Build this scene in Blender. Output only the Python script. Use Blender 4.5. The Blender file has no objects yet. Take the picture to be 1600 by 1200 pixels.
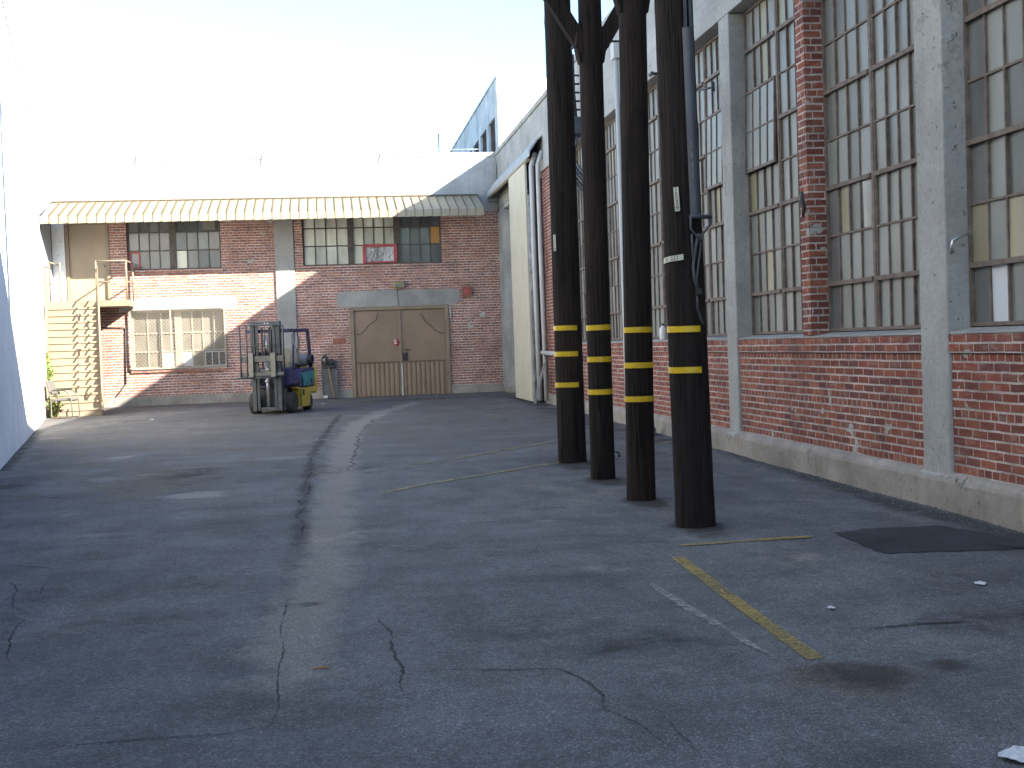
import bpy, bmesh, math, random
import numpy as np
from mathutils import Vector, Matrix
random.seed(7); RNG = np.random.default_rng(7)
SC = bpy.context.scene
COL = SC.collection
PI = math.pi

# ------------------------------------------------------------------ camera model (pixels of the 1600x1200 photograph -> points on real planes)
F, YAW, PITCH, ROLL, CAMZ = 1918.65, 0.1453, -0.0324, -0.0351, 1.4866
def _basis():
    cy, sy = math.cos(YAW), math.sin(YAW)
    f = np.array([sy, cy, 0.]); r = np.array([cy, -sy, 0.]); u = np.array([0, 0, 1.])
    cp, sp = math.cos(PITCH), math.sin(PITCH)
    f2 = f*cp+u*sp; u2 = u*cp-f*sp
    cr, sr = math.cos(ROLL), math.sin(ROLL)
    return r*cr+u2*sr, u2*cr-r*sr, f2
CR, CU, CW = _basis()
CAM = np.array([0, 0, CAMZ])
SLOPE = .0048
def pt(x, y, n, d):
    v = CW+CR*(x-800)/F-CU*(y-600)/F
    n = np.array(n, float); t = (d-CAM@n)/(v@n)
    return CAM+t*v
def GP(x, y): return pt(x, y, (0, -SLOPE, 1), 0)          # on the ground
def XP(x, y, X=4.818): return pt(x, y, (1, 0, 0), X)      # on a wall X = const
def YP(x, y, Y=34.4): return pt(x, y, (0, 1, 0), Y)       # on a wall Y = const

# ------------------------------------------------------------------ mesh builder
class MB:
    def __init__(s): s.v = []; s.f = []; s.m = []; s.sm = []; s.tone = []; s.t = 0.5
    def add(s, vs, fs, mi=0, smooth=False, M=None):
        b = len(s.v)
        for p in vs:
            p = Vector(p)
            if M is not None: p = M @ p
            s.v.append(p[:])
        for f in fs:
            s.f.append([b+i for i in f]); s.m.append(mi); s.sm.append(smooth); s.tone.append(s.t)
        return s
    def box(s, x0, x1, y0, y1, z0, z1, mi=0, M=None):
        if x0 > x1: x0, x1 = x1, x0
        if y0 > y1: y0, y1 = y1, y0
        if z0 > z1: z0, z1 = z1, z0
        v = [(x0,y0,z0),(x1,y0,z0),(x1,y1,z0),(x0,y1,z0),(x0,y0,z1),(x1,y0,z1),(x1,y1,z1),(x0,y1,z1)]
        return s.add(v, [(3,2,1,0),(4,5,6,7),(0,1,5,4),(1,2,6,5),(2,3,7,6),(3,0,4,7)], mi, False, M)
    def quad(s, a, b, c, d, mi=0, M=None): return s.add([a,b,c,d], [(0,1,2,3)], mi, False, M)
    def prism(s, poly, axis, a, b, mi=0, M=None):
        """poly: 2-D outline; axis 'x': (y,z), 'y': (x,z), 'z': (x,y)"""
        n = len(poly)
        def P(p, t):
            return {'x': (t, p[0], p[1]), 'y': (p[0], t, p[1]), 'z': (p[0], p[1], t)}[axis]
        v = [P(p, a) for p in poly]+[P(p, b) for p in poly]
        ar = sum(poly[i][0]*poly[(i+1) % n][1]-poly[(i+1) % n][0]*poly[i][1] for i in range(n))
        flip = (ar > 0) == (b > a)
        if axis == 'y': flip = not flip
        fs = [list(range(n)), list(range(2*n-1, n-1, -1))]
        for i in range(n):
            j = (i+1) % n; fs.append([i, i+n, j+n, j])
        if flip: fs = [f[::-1] for f in fs]
        return s.add(v, fs, mi, False, M)
    def bar(s, p, q, w, h=None, mi=0, up=(0,0,1), M=None):
        p, q = Vector(p), Vector(q); h = h or w
        d = (q-p).normalized(); up = Vector(up)
        if abs(d.dot(up)) > .98: up = Vector((1,0,0))
        a = d.cross(up).normalized(); b = a.cross(d).normalized()
        v = []
        for o in (p, q):
            for sa, sb in ((-1,-1),(1,-1),(1,1),(-1,1)): v.append(o+a*sa*w/2+b*sb*h/2)
        return s.add(v, [(0,1,2,3),(7,6,5,4),(0,4,5,1),(1,5,6,2),(2,6,7,3),(3,7,4,0)], mi, False, M)
    def tube(s, pts, r, n=8, mi=0, M=None, closed=False, caps=True):
        pts = [Vector(p) for p in pts]; k = len(pts)
        rs = r if isinstance(r, (list, tuple)) else [r]*k
        vs = []; prev = None
        for i, p in enumerate(pts):
            if closed: d = pts[(i+1) % k]-pts[i-1]
            else: d = pts[min(i+1, k-1)]-pts[max(i-1, 0)]
            d.normalize()
            if prev is None:
                a = d.cross(Vector((0,0,1)))
                if a.length < .05: a = d.cross(Vector((1,0,0)))
            else: a = prev-d*prev.dot(d)
            a.normalize(); prev = a; b = d.cross(a)
            for j in range(n):
                t = 2*PI*j/n; vs.append(p+(a*math.cos(t)+b*math.sin(t))*rs[i])
        fs = []
        for i in range(k if closed else k-1):
            i2 = (i+1) % k
            for j in range(n):
                j2 = (j+1) % n
                fs.append((i*n+j, i*n+j2, i2*n+j2, i2*n+j))
        s.add(vs, fs, mi, True, M)
        if caps and not closed:
            b = len(s.v)-k*n
            s.f.append([b+j for j in range(n)][::-1]); s.m.append(mi); s.sm.append(False); s.tone.append(s.t)
            s.f.append([b+(k-1)*n+j for j in range(n)]); s.m.append(mi); s.sm.append(False); s.tone.append(s.t)
        return s
    def lathe(s, prof, n=24, mi=0, M=None, smooth=True):
        """prof: list of (r, z) about the Z axis"""
        vs = []; k = len(prof)
        for r, z in prof:
            for j in range(n):
                t = 2*PI*j/n; vs.append((r*math.cos(t), r*math.sin(t), z))
        fs = []
        for i in range(k-1):
            for j in range(n):
                j2 = (j+1) % n; fs.append((i*n+j, i*n+j2, (i+1)*n+j2, (i+1)*n+j))
        if prof[0][0] > 1e-4: fs.append(list(range(n))[::-1])
        if prof[-1][0] > 1e-4: fs.append([(k-1)*n+j for j in range(n)])
        return s.add(vs, fs, mi, smooth, M)
    def build(s, name, mats, parent=None, bevel=0, loc=None, seg=2):
        me = bpy.data.meshes.new(name)
        me.from_pydata(s.v, [], s.f)
        if not isinstance(mats, (list, tuple)): mats = [mats]
        for m in mats: me.materials.append(m)
        me.polygons.foreach_set('material_index', s.m)
        me.polygons.foreach_set('use_smooth', s.sm)
        at = me.attributes.new('tone', 'FLOAT', 'FACE'); at.data.foreach_set('value', s.tone)
        me.update()
        o = bpy.data.objects.new(name, me); COL.objects.link(o)
        if loc: o.location = loc
        if parent: o.parent = parent
        if bevel:
            b = o.modifiers.new('bevel', 'BEVEL'); b.width = bevel; b.segments = seg; b.limit_method = 'ANGLE'; b.angle_limit = .7
        return o

def tag(o, label=None, cat=None, group=None, kind=None):
    if label: o['label'] = label
    if cat: o['category'] = cat
    if group: o['group'] = group
    if kind: o['kind'] = kind
    return o
def thing(name, label, cat, loc=(0,0,0), rz=0, group=None):
    o = bpy.data.objects.new(name, None); COL.objects.link(o)
    o.location = loc; o.rotation_euler = (0, 0, rz); o.empty_display_size = .2
    return tag(o, label, cat, group)

# ------------------------------------------------------------------ materials
def newmat(name):
    m = bpy.data.materials.new(name); m.use_nodes = True
    nt = m.node_tree; b = nt.nodes['Principled BSDF']
    return m, nt, b
class NT:
    def __init__(s, nt): s.nt = nt
    def n(s, t, **kw):
        nd = s.nt.nodes.new(t)
        for k, v in kw.items(): setattr(nd, k, v)
        return nd
    def l(s, a, b): s.nt.links.new(a, b)
    def set(s, sock, v):
        if hasattr(v, 'is_linked') or isinstance(v, bpy.types.NodeSocket): s.l(v, sock)
        else: sock.default_value = v
    def pos(s): return s.n('ShaderNodeNewGeometry').outputs['Position']
    def obj(s): return s.n('ShaderNodeTexCoord').outputs['Object']
    def sep(s, v):
        x = s.n('ShaderNodeSeparateXYZ'); s.l(v, x.inputs[0]); return x.outputs
    def comb(s, x, y, z=0.):
        c = s.n('ShaderNodeCombineXYZ')
        for i, a in enumerate((x, y, z)): s.set(c.inputs[i], a)
        return c.outputs[0]
    def math(s, op, a, b=0., c=None, clamp=False):
        m = s.n('ShaderNodeMath', operation=op, use_clamp=clamp)
        s.set(m.inputs[0], a); s.set(m.inputs[1], b)
        if c is not None: s.set(m.inputs[2], c)
        return m.outputs[0]
    def vmul(s, v, k):
        m = s.n('ShaderNodeVectorMath', operation='MULTIPLY'); s.l(v, m.inputs[0]); m.inputs[1].default_value = k; return m.outputs[0]
    def noise(s, v, scale, detail=3., rough=.55, dist=0.):
        t = s.n('ShaderNodeTexNoise'); s.l(v, t.inputs['Vector'])
        t.inputs['Scale'].default_value = scale; t.inputs['Detail'].default_value = detail
        t.inputs['Roughness'].default_value = rough; t.inputs['Distortion'].default_value = dist
        return t.outputs[0]
    def ramp(s, f, stops):
        r = s.n('ShaderNodeValToRGB'); s.l(f, r.inputs[0]); e = r.color_ramp.elements
        while len(e) < len(stops): e.new(.5)
        for el, (p, c) in zip(e, stops):
            el.position = p; el.color = (c, c, c, 1) if isinstance(c, (int, float)) else (*c, 1)
        return r.outputs[0]
    def mix(s, f, a, b, mode='MIX'):
        m = s.n('ShaderNodeMix', data_type='RGBA', blend_type=mode)
        s.set(m.inputs[0], f)
        for i, v in ((6, a), (7, b)):
            if isinstance(v, tuple): v = (*v, 1) if len(v) == 3 else v
            s.set(m.inputs[i], v)
        return m.outputs[2]
    def bump(s, h, dist, strength=1., nrm=None):
        b = s.n('ShaderNodeBump'); s.l(h, b.inputs['Height']); b.inputs['Distance'].default_value = dist; b.inputs['Strength'].default_value = strength
        if nrm is not None: s.l(nrm, b.inputs['Normal'])
        return b.outputs[0]

def paint(name, col, rough=.6, metal=0., var=.12, scale=3., dirt=None, bump=0., spec=.5, tone=False, coord='obj'):
    m, nt, b = newmat(name); N = NT(nt)
    p = N.obj() if coord == 'obj' else N.pos()
    f = N.noise(p, scale, 4)
    lo = tuple(max(0, c*(1-var*1.6)) for c in col); hi = tuple(min(1, c*(1+var)) for c in col)
    c = N.mix(N.ramp(f, [(.3, 0.), (.7, 1.)]), lo, hi)
    if dirt:
        d = N.ramp(N.noise(p, scale*2.3, 6, .65), [(.52, 0.), (.72, .75)])
        c = N.mix(d, c, dirt)
    if tone:
        a = N.n('ShaderNodeAttribute', attribute_name='tone')
        c = N.mix(1., c, N.ramp(a.outputs['Fac'], [(0., .55), (.5, 1.), (1., 1.25)]), 'MULTIPLY')
    N.l(c, b.inputs['Base Color'])
    b.inputs['Roughness'].default_value = rough; b.inputs['Metallic'].default_value = metal
    b.inputs['Specular IOR Level'].default_value = spec
    if bump: N.l(N.bump(N.noise(p, scale*12, 4, .6), bump), b.inputs['Normal'])
    return m

def brick(name, c1, c2, c3, mortar, row=.0735, bw=.215, msize=.0085, smear=.35, vs=.62, zoff=0.):
    m, nt, b = newmat(name); N = NT(nt)
    P = N.pos(); x, y, z = N.sep(P)
    u = N.math('ADD', x, y)
    w = N.noise(P, 5., 2); w2 = N.noise(P, 38., 2); w3 = N.noise(N.vmul(P, (1.3, 1.3, 1.)), 1.1, 2)
    du = N.math('MULTIPLY', N.math('SUBTRACT', w2, .5), .016)
    dz = N.math('ADD', N.math('MULTIPLY', N.math('SUBTRACT', w2, .5), .007), N.math('MULTIPLY', N.math('SUBTRACT', w, .5), .012))
    vec = N.comb(N.math('ADD', u, du), N.math('MULTIPLY', N.math('ADD', N.math('SUBTRACT', z, zoff), dz), vs))
    t = N.n('ShaderNodeTexBrick', offset=.5, offset_frequency=2, squash=.5, squash_frequency=6)
    N.l(vec, t.inputs['Vector'])
    t.inputs['Scale'].default_value = 1.; t.inputs['Mortar Size'].default_value = msize*vs
    t.inputs['Mortar Smooth'].default_value = .35; t.inputs['Brick Width'].default_value = bw; t.inputs['Row Height'].default_value = row*vs
    t.inputs['Bias'].default_value = -.15
    n2 = N.ramp(N.noise(N.vmul(P, (4.6, 4.6, 13.)), 1., 0), [(.42, 0.), (.6, 1.)])
    t.inputs['Color1'].default_value = (*c1, 1); N.l(N.mix(n2, c1, c3), t.inputs['Color1'])
    t.inputs['Color2'].default_value = (*c2, 1)
    grain = N.noise(P, 60., 4, .7)
    col = N.mix(1., t.outputs['Color'], N.ramp(grain, [(.25, .62), (.75, 1.25)]), 'MULTIPLY')
    # mortar with its own mottling
    mc = N.mix(N.ramp(N.noise(P, 9., 4), [(.3, 0.), (.7, 1.)]), tuple(c*.72 for c in mortar), mortar)
    mf = t.outputs['Fac']
    # some joints are dirty or worn away: the mortar fades there
    worn = N.ramp(N.noise(P, 2.2, 5, .65), [(.35, .55), (.6, 1.)])
    col = N.mix(N.math('MULTIPLY', mf, worn), col, mc)
    # mortar smeared over the brick face
    sm = N.ramp(N.noise(N.vmul(P, (3., 3., 9.)), 1.6, 6, .72), [(.5, 0.), (.78, smear)])
    col = N.mix(sm, col, mc)
    # a few cement patches
    pa = N.ramp(N.noise(N.vmul(P, (1., 1., 1.4)), 2.4, 3, .5), [(.685, 0.), (.695, 1.)])
    col = N.mix(pa, col, (.40, .385, .35))
    big = N.ramp(w3, [(.25, .78), (.75, 1.1)])
    col = N.mix(1., col, big, 'MULTIPLY')
    N.l(col, b.inputs['Base Color']); b.inputs['Roughness'].default_value = .88
    b.inputs['Specular IOR Level'].default_value = .25
    h = N.math('SUBTRACT', N.math('MULTIPLY', grain, .35), mf)
    N.l(N.bump(h, .009), b.inputs['Normal'])
    return m

def concrete(name, col, var=.16, stain=(.2, .19, .17), st=.5, boards=False, bump=.006, chips=0.):
    m, nt, b = newmat(name); N = NT(nt)
    P = N.pos()
    f = N.noise(P, 1.3, 6, .62); g = N.noise(P, 26., 5, .7)
    lo = tuple(c*(1-var*1.7) for c in col); hi = tuple(min(.85, c*(1+var)) for c in col)
    c = N.mix(N.ramp(f, [(.3, 0.), (.7, 1.)]), lo, hi)
    c = N.mix(1., c, N.ramp(g, [(.25, .8), (.75, 1.12)]), 'MULTIPLY')
    s = N.ramp(N.noise(N.vmul(P, (5., 5., .5)), 1.2, 5, .65), [(.55, 0.), (.8, st)])
    c = N.mix(s, c, stain)
    pit = N.ramp(N.noise(P, 17., 2, .5), [(.68, 0.), (.73, 1.)])
    c = N.mix(N.math('MULTIPLY', pit, .5), c, tuple(k*.4 for k in stain))
    h = N.math('ADD', N.math('MULTIPLY', g, .8), N.math('MULTIPLY', pit, -1.))
    if chips:
        ch = N.ramp(N.noise(N.vmul(P, (1., 1., .8)), 1.7, 6, .7), [(.62, 0.), (.64, 1.)])
        c = N.mix(N.math('MULTIPLY', ch, chips), c, tuple(k*.62 for k in col))
        h = N.math('SUBTRACT', h, N.math('MULTIPLY', ch, 1.5))
    if boards:
        z = N.sep(P)[2]
        w = N.math('ABSOLUTE', N.math('SUBTRACT', N.math('FRACT', N.math('MULTIPLY', z, 1/.19)), .5))
        ln = N.math('GREATER_THAN', w, .485)
        c = N.mix(N.math('MULTIPLY', ln, .35), c, stain)
        h = N.math('SUBTRACT', h, ln)
    N.l(c, b.inputs['Base Color']); b.inputs['Roughness'].default_value = .82; b.inputs['Specular IOR Level'].default_value = .3
    N.l(N.bump(h, bump), b.inputs['Normal'])
    return m

def glassy(name, col, rough=.12, var=.25, spec=.5, dirt=.35):
    m, nt, b = newmat(name); N = NT(nt); P = N.pos()
    a = N.n('ShaderNodeAttribute', attribute_name='tone')
    c = N.mix(N.ramp(N.noise(N.vmul(P, (1., 1., .5)), 2.2, 2, .5), [(.25, 0.), (.75, 1.)]), tuple(k*(1-var) for k in col), tuple(min(.9, k*(1+var*.6)) for k in col))
    c = N.mix(1., c, N.ramp(a.outputs['Fac'], [(0., .5), (.5, 1.), (1., 1.3)]), 'MULTIPLY')
    c = N.mix(N.ramp(N.noise(N.vmul(P, (7., 7., 1.)), 1., 2, .5), [(.45, 0.), (.85, dirt*.7)]), c, (.085, .08, .065))
    N.l(c, b.inputs['Base Color'])
    N.l(N.ramp(N.noise(P, 2., 1), [(.3, max(.03, rough-.03)), (.75, rough+.08)]), b.inputs['Roughness'])
    b.inputs['Specular IOR Level'].default_value = spec
    if rough < .15: N.l(N.bump(N.noise(P, 1.3, 1), .003, .5), b.inputs['Normal'])
    return m

M = {}
M['brick'] = brick('red_brick', (.27, .078, .050), (.135, .050, .045), (.33, .115, .066), (.66, .55, .485), msize=.0105, zoff=.345)
M['brick_far'] = brick('far_brick', (.36, .150, .106), (.19, .092, .086), (.40, .18, .118), (.74, .635, .575), row=.0725, msize=.0125, smear=.3, zoff=.40)
M['concrete'] = concrete('painted_concrete', (.355, .35, .325), chips=.3)
M['beam'] = concrete('beam_concrete', (.37, .363, .335), boards=True, st=.4)
M['plinth'] = concrete('plinth_concrete', (.32, .288, .245), var=.22, stain=(.16, .13, .10), st=.55, bump=.012, chips=.5)
M['band'] = concrete('band_concrete', (.40, .40, .39), st=.35)
M['lintel'] = concrete('lintel_concrete', (.30, .295, .275), st=.35)
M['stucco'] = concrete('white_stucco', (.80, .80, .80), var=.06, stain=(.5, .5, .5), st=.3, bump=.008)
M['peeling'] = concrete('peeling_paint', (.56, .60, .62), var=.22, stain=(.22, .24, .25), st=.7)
M['steel'] = paint('window_steel', (.16, .125, .10), .75, 0, .25, 9, dirt=(.11, .065, .04), bump=.002, coord='pos')
M['steel_dark'] = paint('window_steel_dark', (.085, .07, .06), .7, 0, .25, 9, coord='pos')
M['muntin_cream'] = paint('muntin_cream', (.30, .27, .215), .7, 0, .15, 5, coord='pos')
M['pane'] = glassy('obscured_pane', (.20, .21, .195), .42, .12, .5, .25)
M['pane_yellow'] = glassy('yellowed_pane', (.31, .285, .185), .45, .12)
M['pane_white'] = glassy('white_panel', (.52, .54, .56), .5, .06, .3, .1)
M['pane_dark'] = glassy('dark_pane', (.10, .115, .12), .09, .4)
M['pane_bluegrey'] = glassy('bluegrey_pane', (.17, .175, .17), .10, .35)
M['pane_whitewash_reflect'] = glassy('whitewash_reflection_pane', (.55, .55, .46), .3, .35)
M['pane_orange'] = glassy('orange_board', (.40, .21, .065), .5, .1, .3)
M['pane_beige'] = glassy('beige_blind', (.17, .152, .125), .4, .3, .4)
M['plastic_sheet'] = glassy('plastic_sheet', (.46, .46, .46), .2, .55)
M['red_tape'] = paint('red_frame', (.36, .06, .065), .6, 0, .2, 9, coord='pos')
M['door_tan'] = paint('tan_door_paint', (.205, .145, .093), .55, 0, .10, 1.4, dirt=(.17, .125, .075), coord='pos')
M['door_frame'] = paint('tan_frame_paint', (.21, .16, .105), .6, 0, .15, 3, coord='pos')
M['trim_dark'] = paint('dark_trim', (.10, .07, .042), .7, 0, .1, 4, coord='pos')
M['cream_metal'] = paint('cream_metal', (.29, .245, .165), .5, 0, .08, 1.2, dirt=(.23, .19, .125), coord='pos')
M['cream_seam'] = paint('cream_seam', (.10, .07, .04), .6, 0, .1, 4, coord='pos')
M['stair_paint'] = paint('stair_paint', (.215, .167, .113), .55, 0, .08, 2, coord='pos')
M['white_pipe'] = paint('white_pipe', (.47, .47, .45), .6, 0, .06, 1.5, coord='pos', spec=.3)
M['door_cream'] = paint('cream_sliding_door', (.50, .465, .355), .5, 0, .06, .9, dirt=(.40, .37, .28), coord='pos')
M['galv'] = paint('galvanised_hood', (.34, .36, .365), .6, 0, .15, 4, coord='pos')
M['crumple'] = paint('crumpled_plastic', (.62, .62, .62), .3, 0, .3, 6, coord='pos')
M['void'] = paint('unlit_interior', (.03, .03, .03), .9, 0, .1, 2)
M['roofing'] = paint('roof_felt', (.16, .16, .16), .9, 0, .2, 2)
M['black'] = paint('black_plastic', (.018, .018, .02), .5, 0, .2, 8)
M['rubber'] = paint('tyre_rubber', (.030, .029, .028), .85, 0, .25, 10, dirt=(.075, .068, .058), bump=.003)
M['mast'] = paint('mast_steel', (.060, .066, .072), .48, .35, .2, 7, dirt=(.05, .045, .04))
M['mast_dark'] = paint('mast_grease', (.025, .027, .03), .5, .2, .2, 7)
M['bright_steel'] = paint('bright_steel', (.55, .55, .54), .3, .8, .1, 9)
M['carriage'] = paint('carriage_steel', (.115, .112, .10), .6, .3, .2, 8, dirt=(.10, .075, .05))
M['fork'] = paint('fork_steel', (.17, .165, .14), .5, .4, .2, 9, dirt=(.10, .075, .05))
M['guard_blue'] = paint('indigo_enamel', (.026, .022, .085), .4, 0, .15, 5, dirt=(.04, .036, .06))
M['teal'] = paint('teal_enamel', (.020, .245, .285), .4, 0, .2, 5, dirt=(.03, .12, .14))
M['yellow_enamel'] = paint('yellow_enamel', (.52, .38, .045), .45, 0, .14, 4, dirt=(.30, .21, .05))
M['tank'] = paint('tank_paint', (.20, .20, .205), .45, .2, .12, 6, dirt=(.16, .14, .12))
M['seat_tan'] = paint('worn_vinyl', (.27, .235, .17), .6, 0, .2, 6, dirt=(.08, .07, .055))
M['wood_orange'] = paint('varnished_wood', (.36, .17, .065), .6, 0, .25, 8)
M['grey_sheet'] = paint('grey_sheet_metal', (.085, .085, .08), .5, .3, .2, 3, dirt=(.09, .085, .08))
M['chair_frame'] = paint('chair_tube', (.10, .085, .07), .4, .3, .1, 8)
M['chair_cloth'] = paint('chair_cloth', (.095, .085, .08), .9, 0, .15, 30)
M['alarm'] = paint('rust_red_box', (.23, .085, .05), .6, 0, .2, 10, coord='pos')
M['lamp_tan'] = paint('lamp_housing', (.34, .27, .14), .55, 0, .15, 8, coord='pos')
M['band_yellow'] = paint('yellow_reflector', (.60, .40, .012), .35, 0, .12, 14, dirt=(.38, .25, .02), coord='pos')
M['tag_metal'] = paint('aluminium_tag', (.50, .50, .40), .45, .25, .12, 30, coord='pos')
M['riser'] = paint('grey_riser', (.052, .058, .072), .5, .1, .15, 5, coord='pos')
M['cable'] = paint('cable_sheath', (.06, .062, .07), .55, 0, .2, 9, coord='pos')
M['cable_dark'] = paint('cable_black', (.02, .02, .022), .6, 0, .2, 9, coord='pos')
M['iron'] = paint('weathered_iron', (.05, .045, .042), .6, .3, .2, 12, coord='pos')
M['plank'] = paint('grey_plank', (.23, .23, .23), .8, 0, .2, 7)
M['paper'] = paint('paper', (.52, .53, .55), .8, 0, .06, 30)
M['bottle'] = paint('milk_plastic', (.74, .74, .72), .4, 0, .05, 9)
M['rock'] = paint('stone', (.22, .21, .19), .9, 0, .25, 14, bump=.01)
M['upper_door'] = paint('upper_door_paint', (.30, .232, .158), .55, 0, .08, 2, coord='pos')
M['shaded_wall'] = paint('shaded_wall_bluegrey', (.36, .40, .44), .7, 0, .1, 2, coord='pos')  # the return wall's shade is put into this blue-grey
M['white_red'] = paint('sticker_white', (.7, .62, .58), .6, 0, .05, 20, coord='pos')
M['bark_stem'] = paint('plant_stem', (.16, .12, .06), .8, 0, .2, 12)

def mat_leaf():
    m, nt, b = newmat('leaf'); N = NT(nt)
    a = N.n('ShaderNodeAttribute', attribute_name='tone')
    N.l(N.ramp(a.outputs['Fac'], [(0., (.045, .09, .015)), (.6, (.11, .17, .03)), (1., (.24, .25, .05))]), b.inputs['Base Color'])
    b.inputs['Roughness'].default_value = .5
    return m
M['leaf'] = mat_leaf()

def mat_pole():
    m, nt, b = newmat('creosote_wood'); N = NT(nt); P = N.pos()
    g = N.noise(N.vmul(P, (30., 30., .7)), 1.6, 6, .7); k = N.noise(N.vmul(P, (70., 70., 1.6)), 1., 3, .6)
    big = N.noise(N.vmul(P, (2., 2., .8)), 1.4, 4)
    c = N.mix(N.ramp(g, [(.3, 0.), (.72, 1.)]), (.0055, .0050, .0055), (.036, .027, .0235))
    c = N.mix(N.ramp(big, [(.5, 0.), (.75, .4)]), c, (.058, .037, .027))
    ck = N.ramp(k, [(.33, 1.), (.4, 0.)])
    c = N.mix(N.math('MULTIPLY', ck, .8), c, (.003, .003, .003))
    N.l(c, b.inputs['Base Color']); b.inputs['Roughness'].default_value = .85; b.inputs['Specular IOR Level'].default_value = .15
    h = N.math('SUBTRACT', g, N.math('MULTIPLY', ck, .8))
    N.l(N.bump(h, .028), b.inputs['Normal'])
    return m
M['pole'] = mat_pole()

def mat_asphalt(name='asphalt', base=1., masks=True, tint=(1, 1, 1)):
    m, nt, b = newmat(name); N = NT(nt); P = N.pos()
    n1 = N.noise(P, .55, 5, .6); n2 = N.noise(N.vmul(P, (1., .45, 1.)), 2.6, 5, .65); n3 = N.noise(P, 70., 3, .7); n4 = N.noise(P, 22., 4, .7)
    v = N.n('ShaderNodeTexVoronoi'); N.l(P, v.inputs['Vector']); v.inputs['Scale'].default_value = 140.
    rnd = N.sep(v.outputs['Color'])[0]
    stone = N.ramp(rnd, [(.0, .60), (.5, .90), (.8, 1.10), (.94, 1.45), (1., 2.2)])
    A = tuple(base*k*t for k, t in zip((.095, .101, .114), tint)); B = tuple(base*k*t for k, t in zip((.155, .160, .171), tint))
    c = N.mix(N.ramp(n1, [(.3, 0.), (.7, 1.)]), A, B)
    st = N.noise(N.vmul(P, (.5, 1.1, 1.)), 1.5, 7, .7)
    c = N.mix(1., c, N.ramp(st, [(.3, .68), (.5, 1.), (.72, 1.18)]), 'MULTIPLY')
    c = N.mix(1., c, N.ramp(n2, [(.25, .70), (.75, 1.22)]), 'MULTIPLY')
    c = N.mix(1., c, N.ramp(n4, [(.25, .76), (.75, 1.22)]), 'MULTIPLY')
    c = N.mix(.8, c, stone, 'MULTIPLY')
    c = N.mix(1., c, N.ramp(n3, [(.3, .72), (.7, 1.28)]), 'MULTIPLY')
    h = N.math('ADD', N.math('MULTIPLY', v.outputs['Distance'], -1.2), n3)
    if masks:
        a = N.n('ShaderNodeAttribute', attribute_name='masks')
        r, g, bl = N.sep(a.outputs['Color'])
        nb = N.noise(P, 8., 9, .8); nb2 = N.noise(P, 2.2, 4, .6)
        nzz = N.math('ADD', N.math('MULTIPLY', N.math('SUBTRACT', nb, .5), 1.5), N.math('MULTIPLY', N.math('SUBTRACT', nb2, .5), 1.7))
        def ragged(mask, soft=.55, bias=.18):
            # the edge of a stain follows the grain of the asphalt
            on = N.math('MULTIPLY', mask, 8., clamp=True)
            return N.math('MULTIPLY', on, N.math('DIVIDE', N.math('SUBTRACT', N.math('ADD', mask, nzz), bias), soft, clamp=True))
        fine = N.mix(.7, (1, 1, 1), stone, 'MULTIPLY')
        for mask, colr, k in ((a.outputs['Alpha'], (.118, .096, .076), .72), (r, (.245, .23, .208), .66), (bl, (.29, .275, .26), .65), (g, (.028, .026, .027), .85)):
            c = N.mix(N.math('MULTIPLY', ragged(mask), k), c, N.mix(1., fine, colr, 'MULTIPLY'))
    N.l(c, b.inputs['Base Color']); b.inputs['Roughness'].default_value = .86; b.inputs['Specular IOR Level'].default_value = .32
    N.l(N.bump(h, .006), b.inputs['Normal'])
    return m
M['asphalt'] = mat_asphalt()
M['asphalt_new'] = mat_asphalt('asphalt_patch', .33, False, (.95, .96, 1.02))
def mat_worn(name, col, lo, hi, scale=14.):
    m, nt, b = newmat(name); N = NT(nt); P = N.pos()
    n = N.noise(P, scale, 6, .75); n2 = N.noise(P, 1.7, 3)
    f = N.ramp(N.math('ADD', N.math('MULTIPLY', n, .7), N.math('MULTIPLY', n2, .5)), [(lo, 0.), (hi, 1.)])
    c = N.mix(1., col, N.ramp(N.noise(P, 80., 3), [(.3, .7), (.7, 1.2)]), 'MULTIPLY')
    N.l(c, b.inputs['Base Color']); b.inputs['Roughness'].default_value = .8
    N.l(f, b.inputs['Alpha'])
    return m
M['line_yellow'] = mat_worn('worn_yellow_paint', (.27, .205, .06), .38, .72, 30.)
M['line_yellow_faint'] = mat_worn('faint_yellow_paint', (.25, .20, .095), .40, .72, 22.)
M['line_white'] = mat_worn('faint_white_paint', (.25, .245, .24), .42, .74, 22.)
M['crack'] = mat_worn('open_crack', (.026, .026, .028), .46, .70, 14.)
M['tar'] = mat_worn('tar_smear', (.022, .021, .022), .44, .66, 9.)

# ------------------------------------------------------------------ ground
SWALE = [(425,1125),(455,1010),(480,940),(508,870),(518,800),(532,740),(540,690),(560,660),(600,642),(650,628)]
SWALE_W = np.array([GP(*p)[:2] for p in SWALE])
def seg_dist(X, Y, poly):
    d = np.full(X.shape, 1e9)
    for a, b in zip(poly[:-1], poly[1:]):
        ab = b-a; L = ab@ab
        t = np.clip(((X-a[0])*ab[0]+(Y-a[1])*ab[1])/L, 0, 1)
        d = np.minimum(d, np.hypot(X-a[0]-t*ab[0], Y-a[1]-t*ab[1]))
    return d
def gz(X, Y):
    X = np.asarray(X, float); Y = np.asarray(Y, float)
    near = np.clip(1-(np.maximum(np.abs(X)-9, 0))/20, 0, 1)
    z = SLOPE*np.clip(Y, -60, 60)
    d = seg_dist(X, Y, SWALE_W)
    z = z-.022*np.exp(-(d/.35)**2)
    z = z+near*(.007*np.sin(X*1.9+Y*.7)*np.sin(Y*.8-X*.4)+.004*np.sin(X*4.1+1)*np.sin(Y*2.3))*np.clip((34-Y)/3, 0, 1)
    return z
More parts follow.
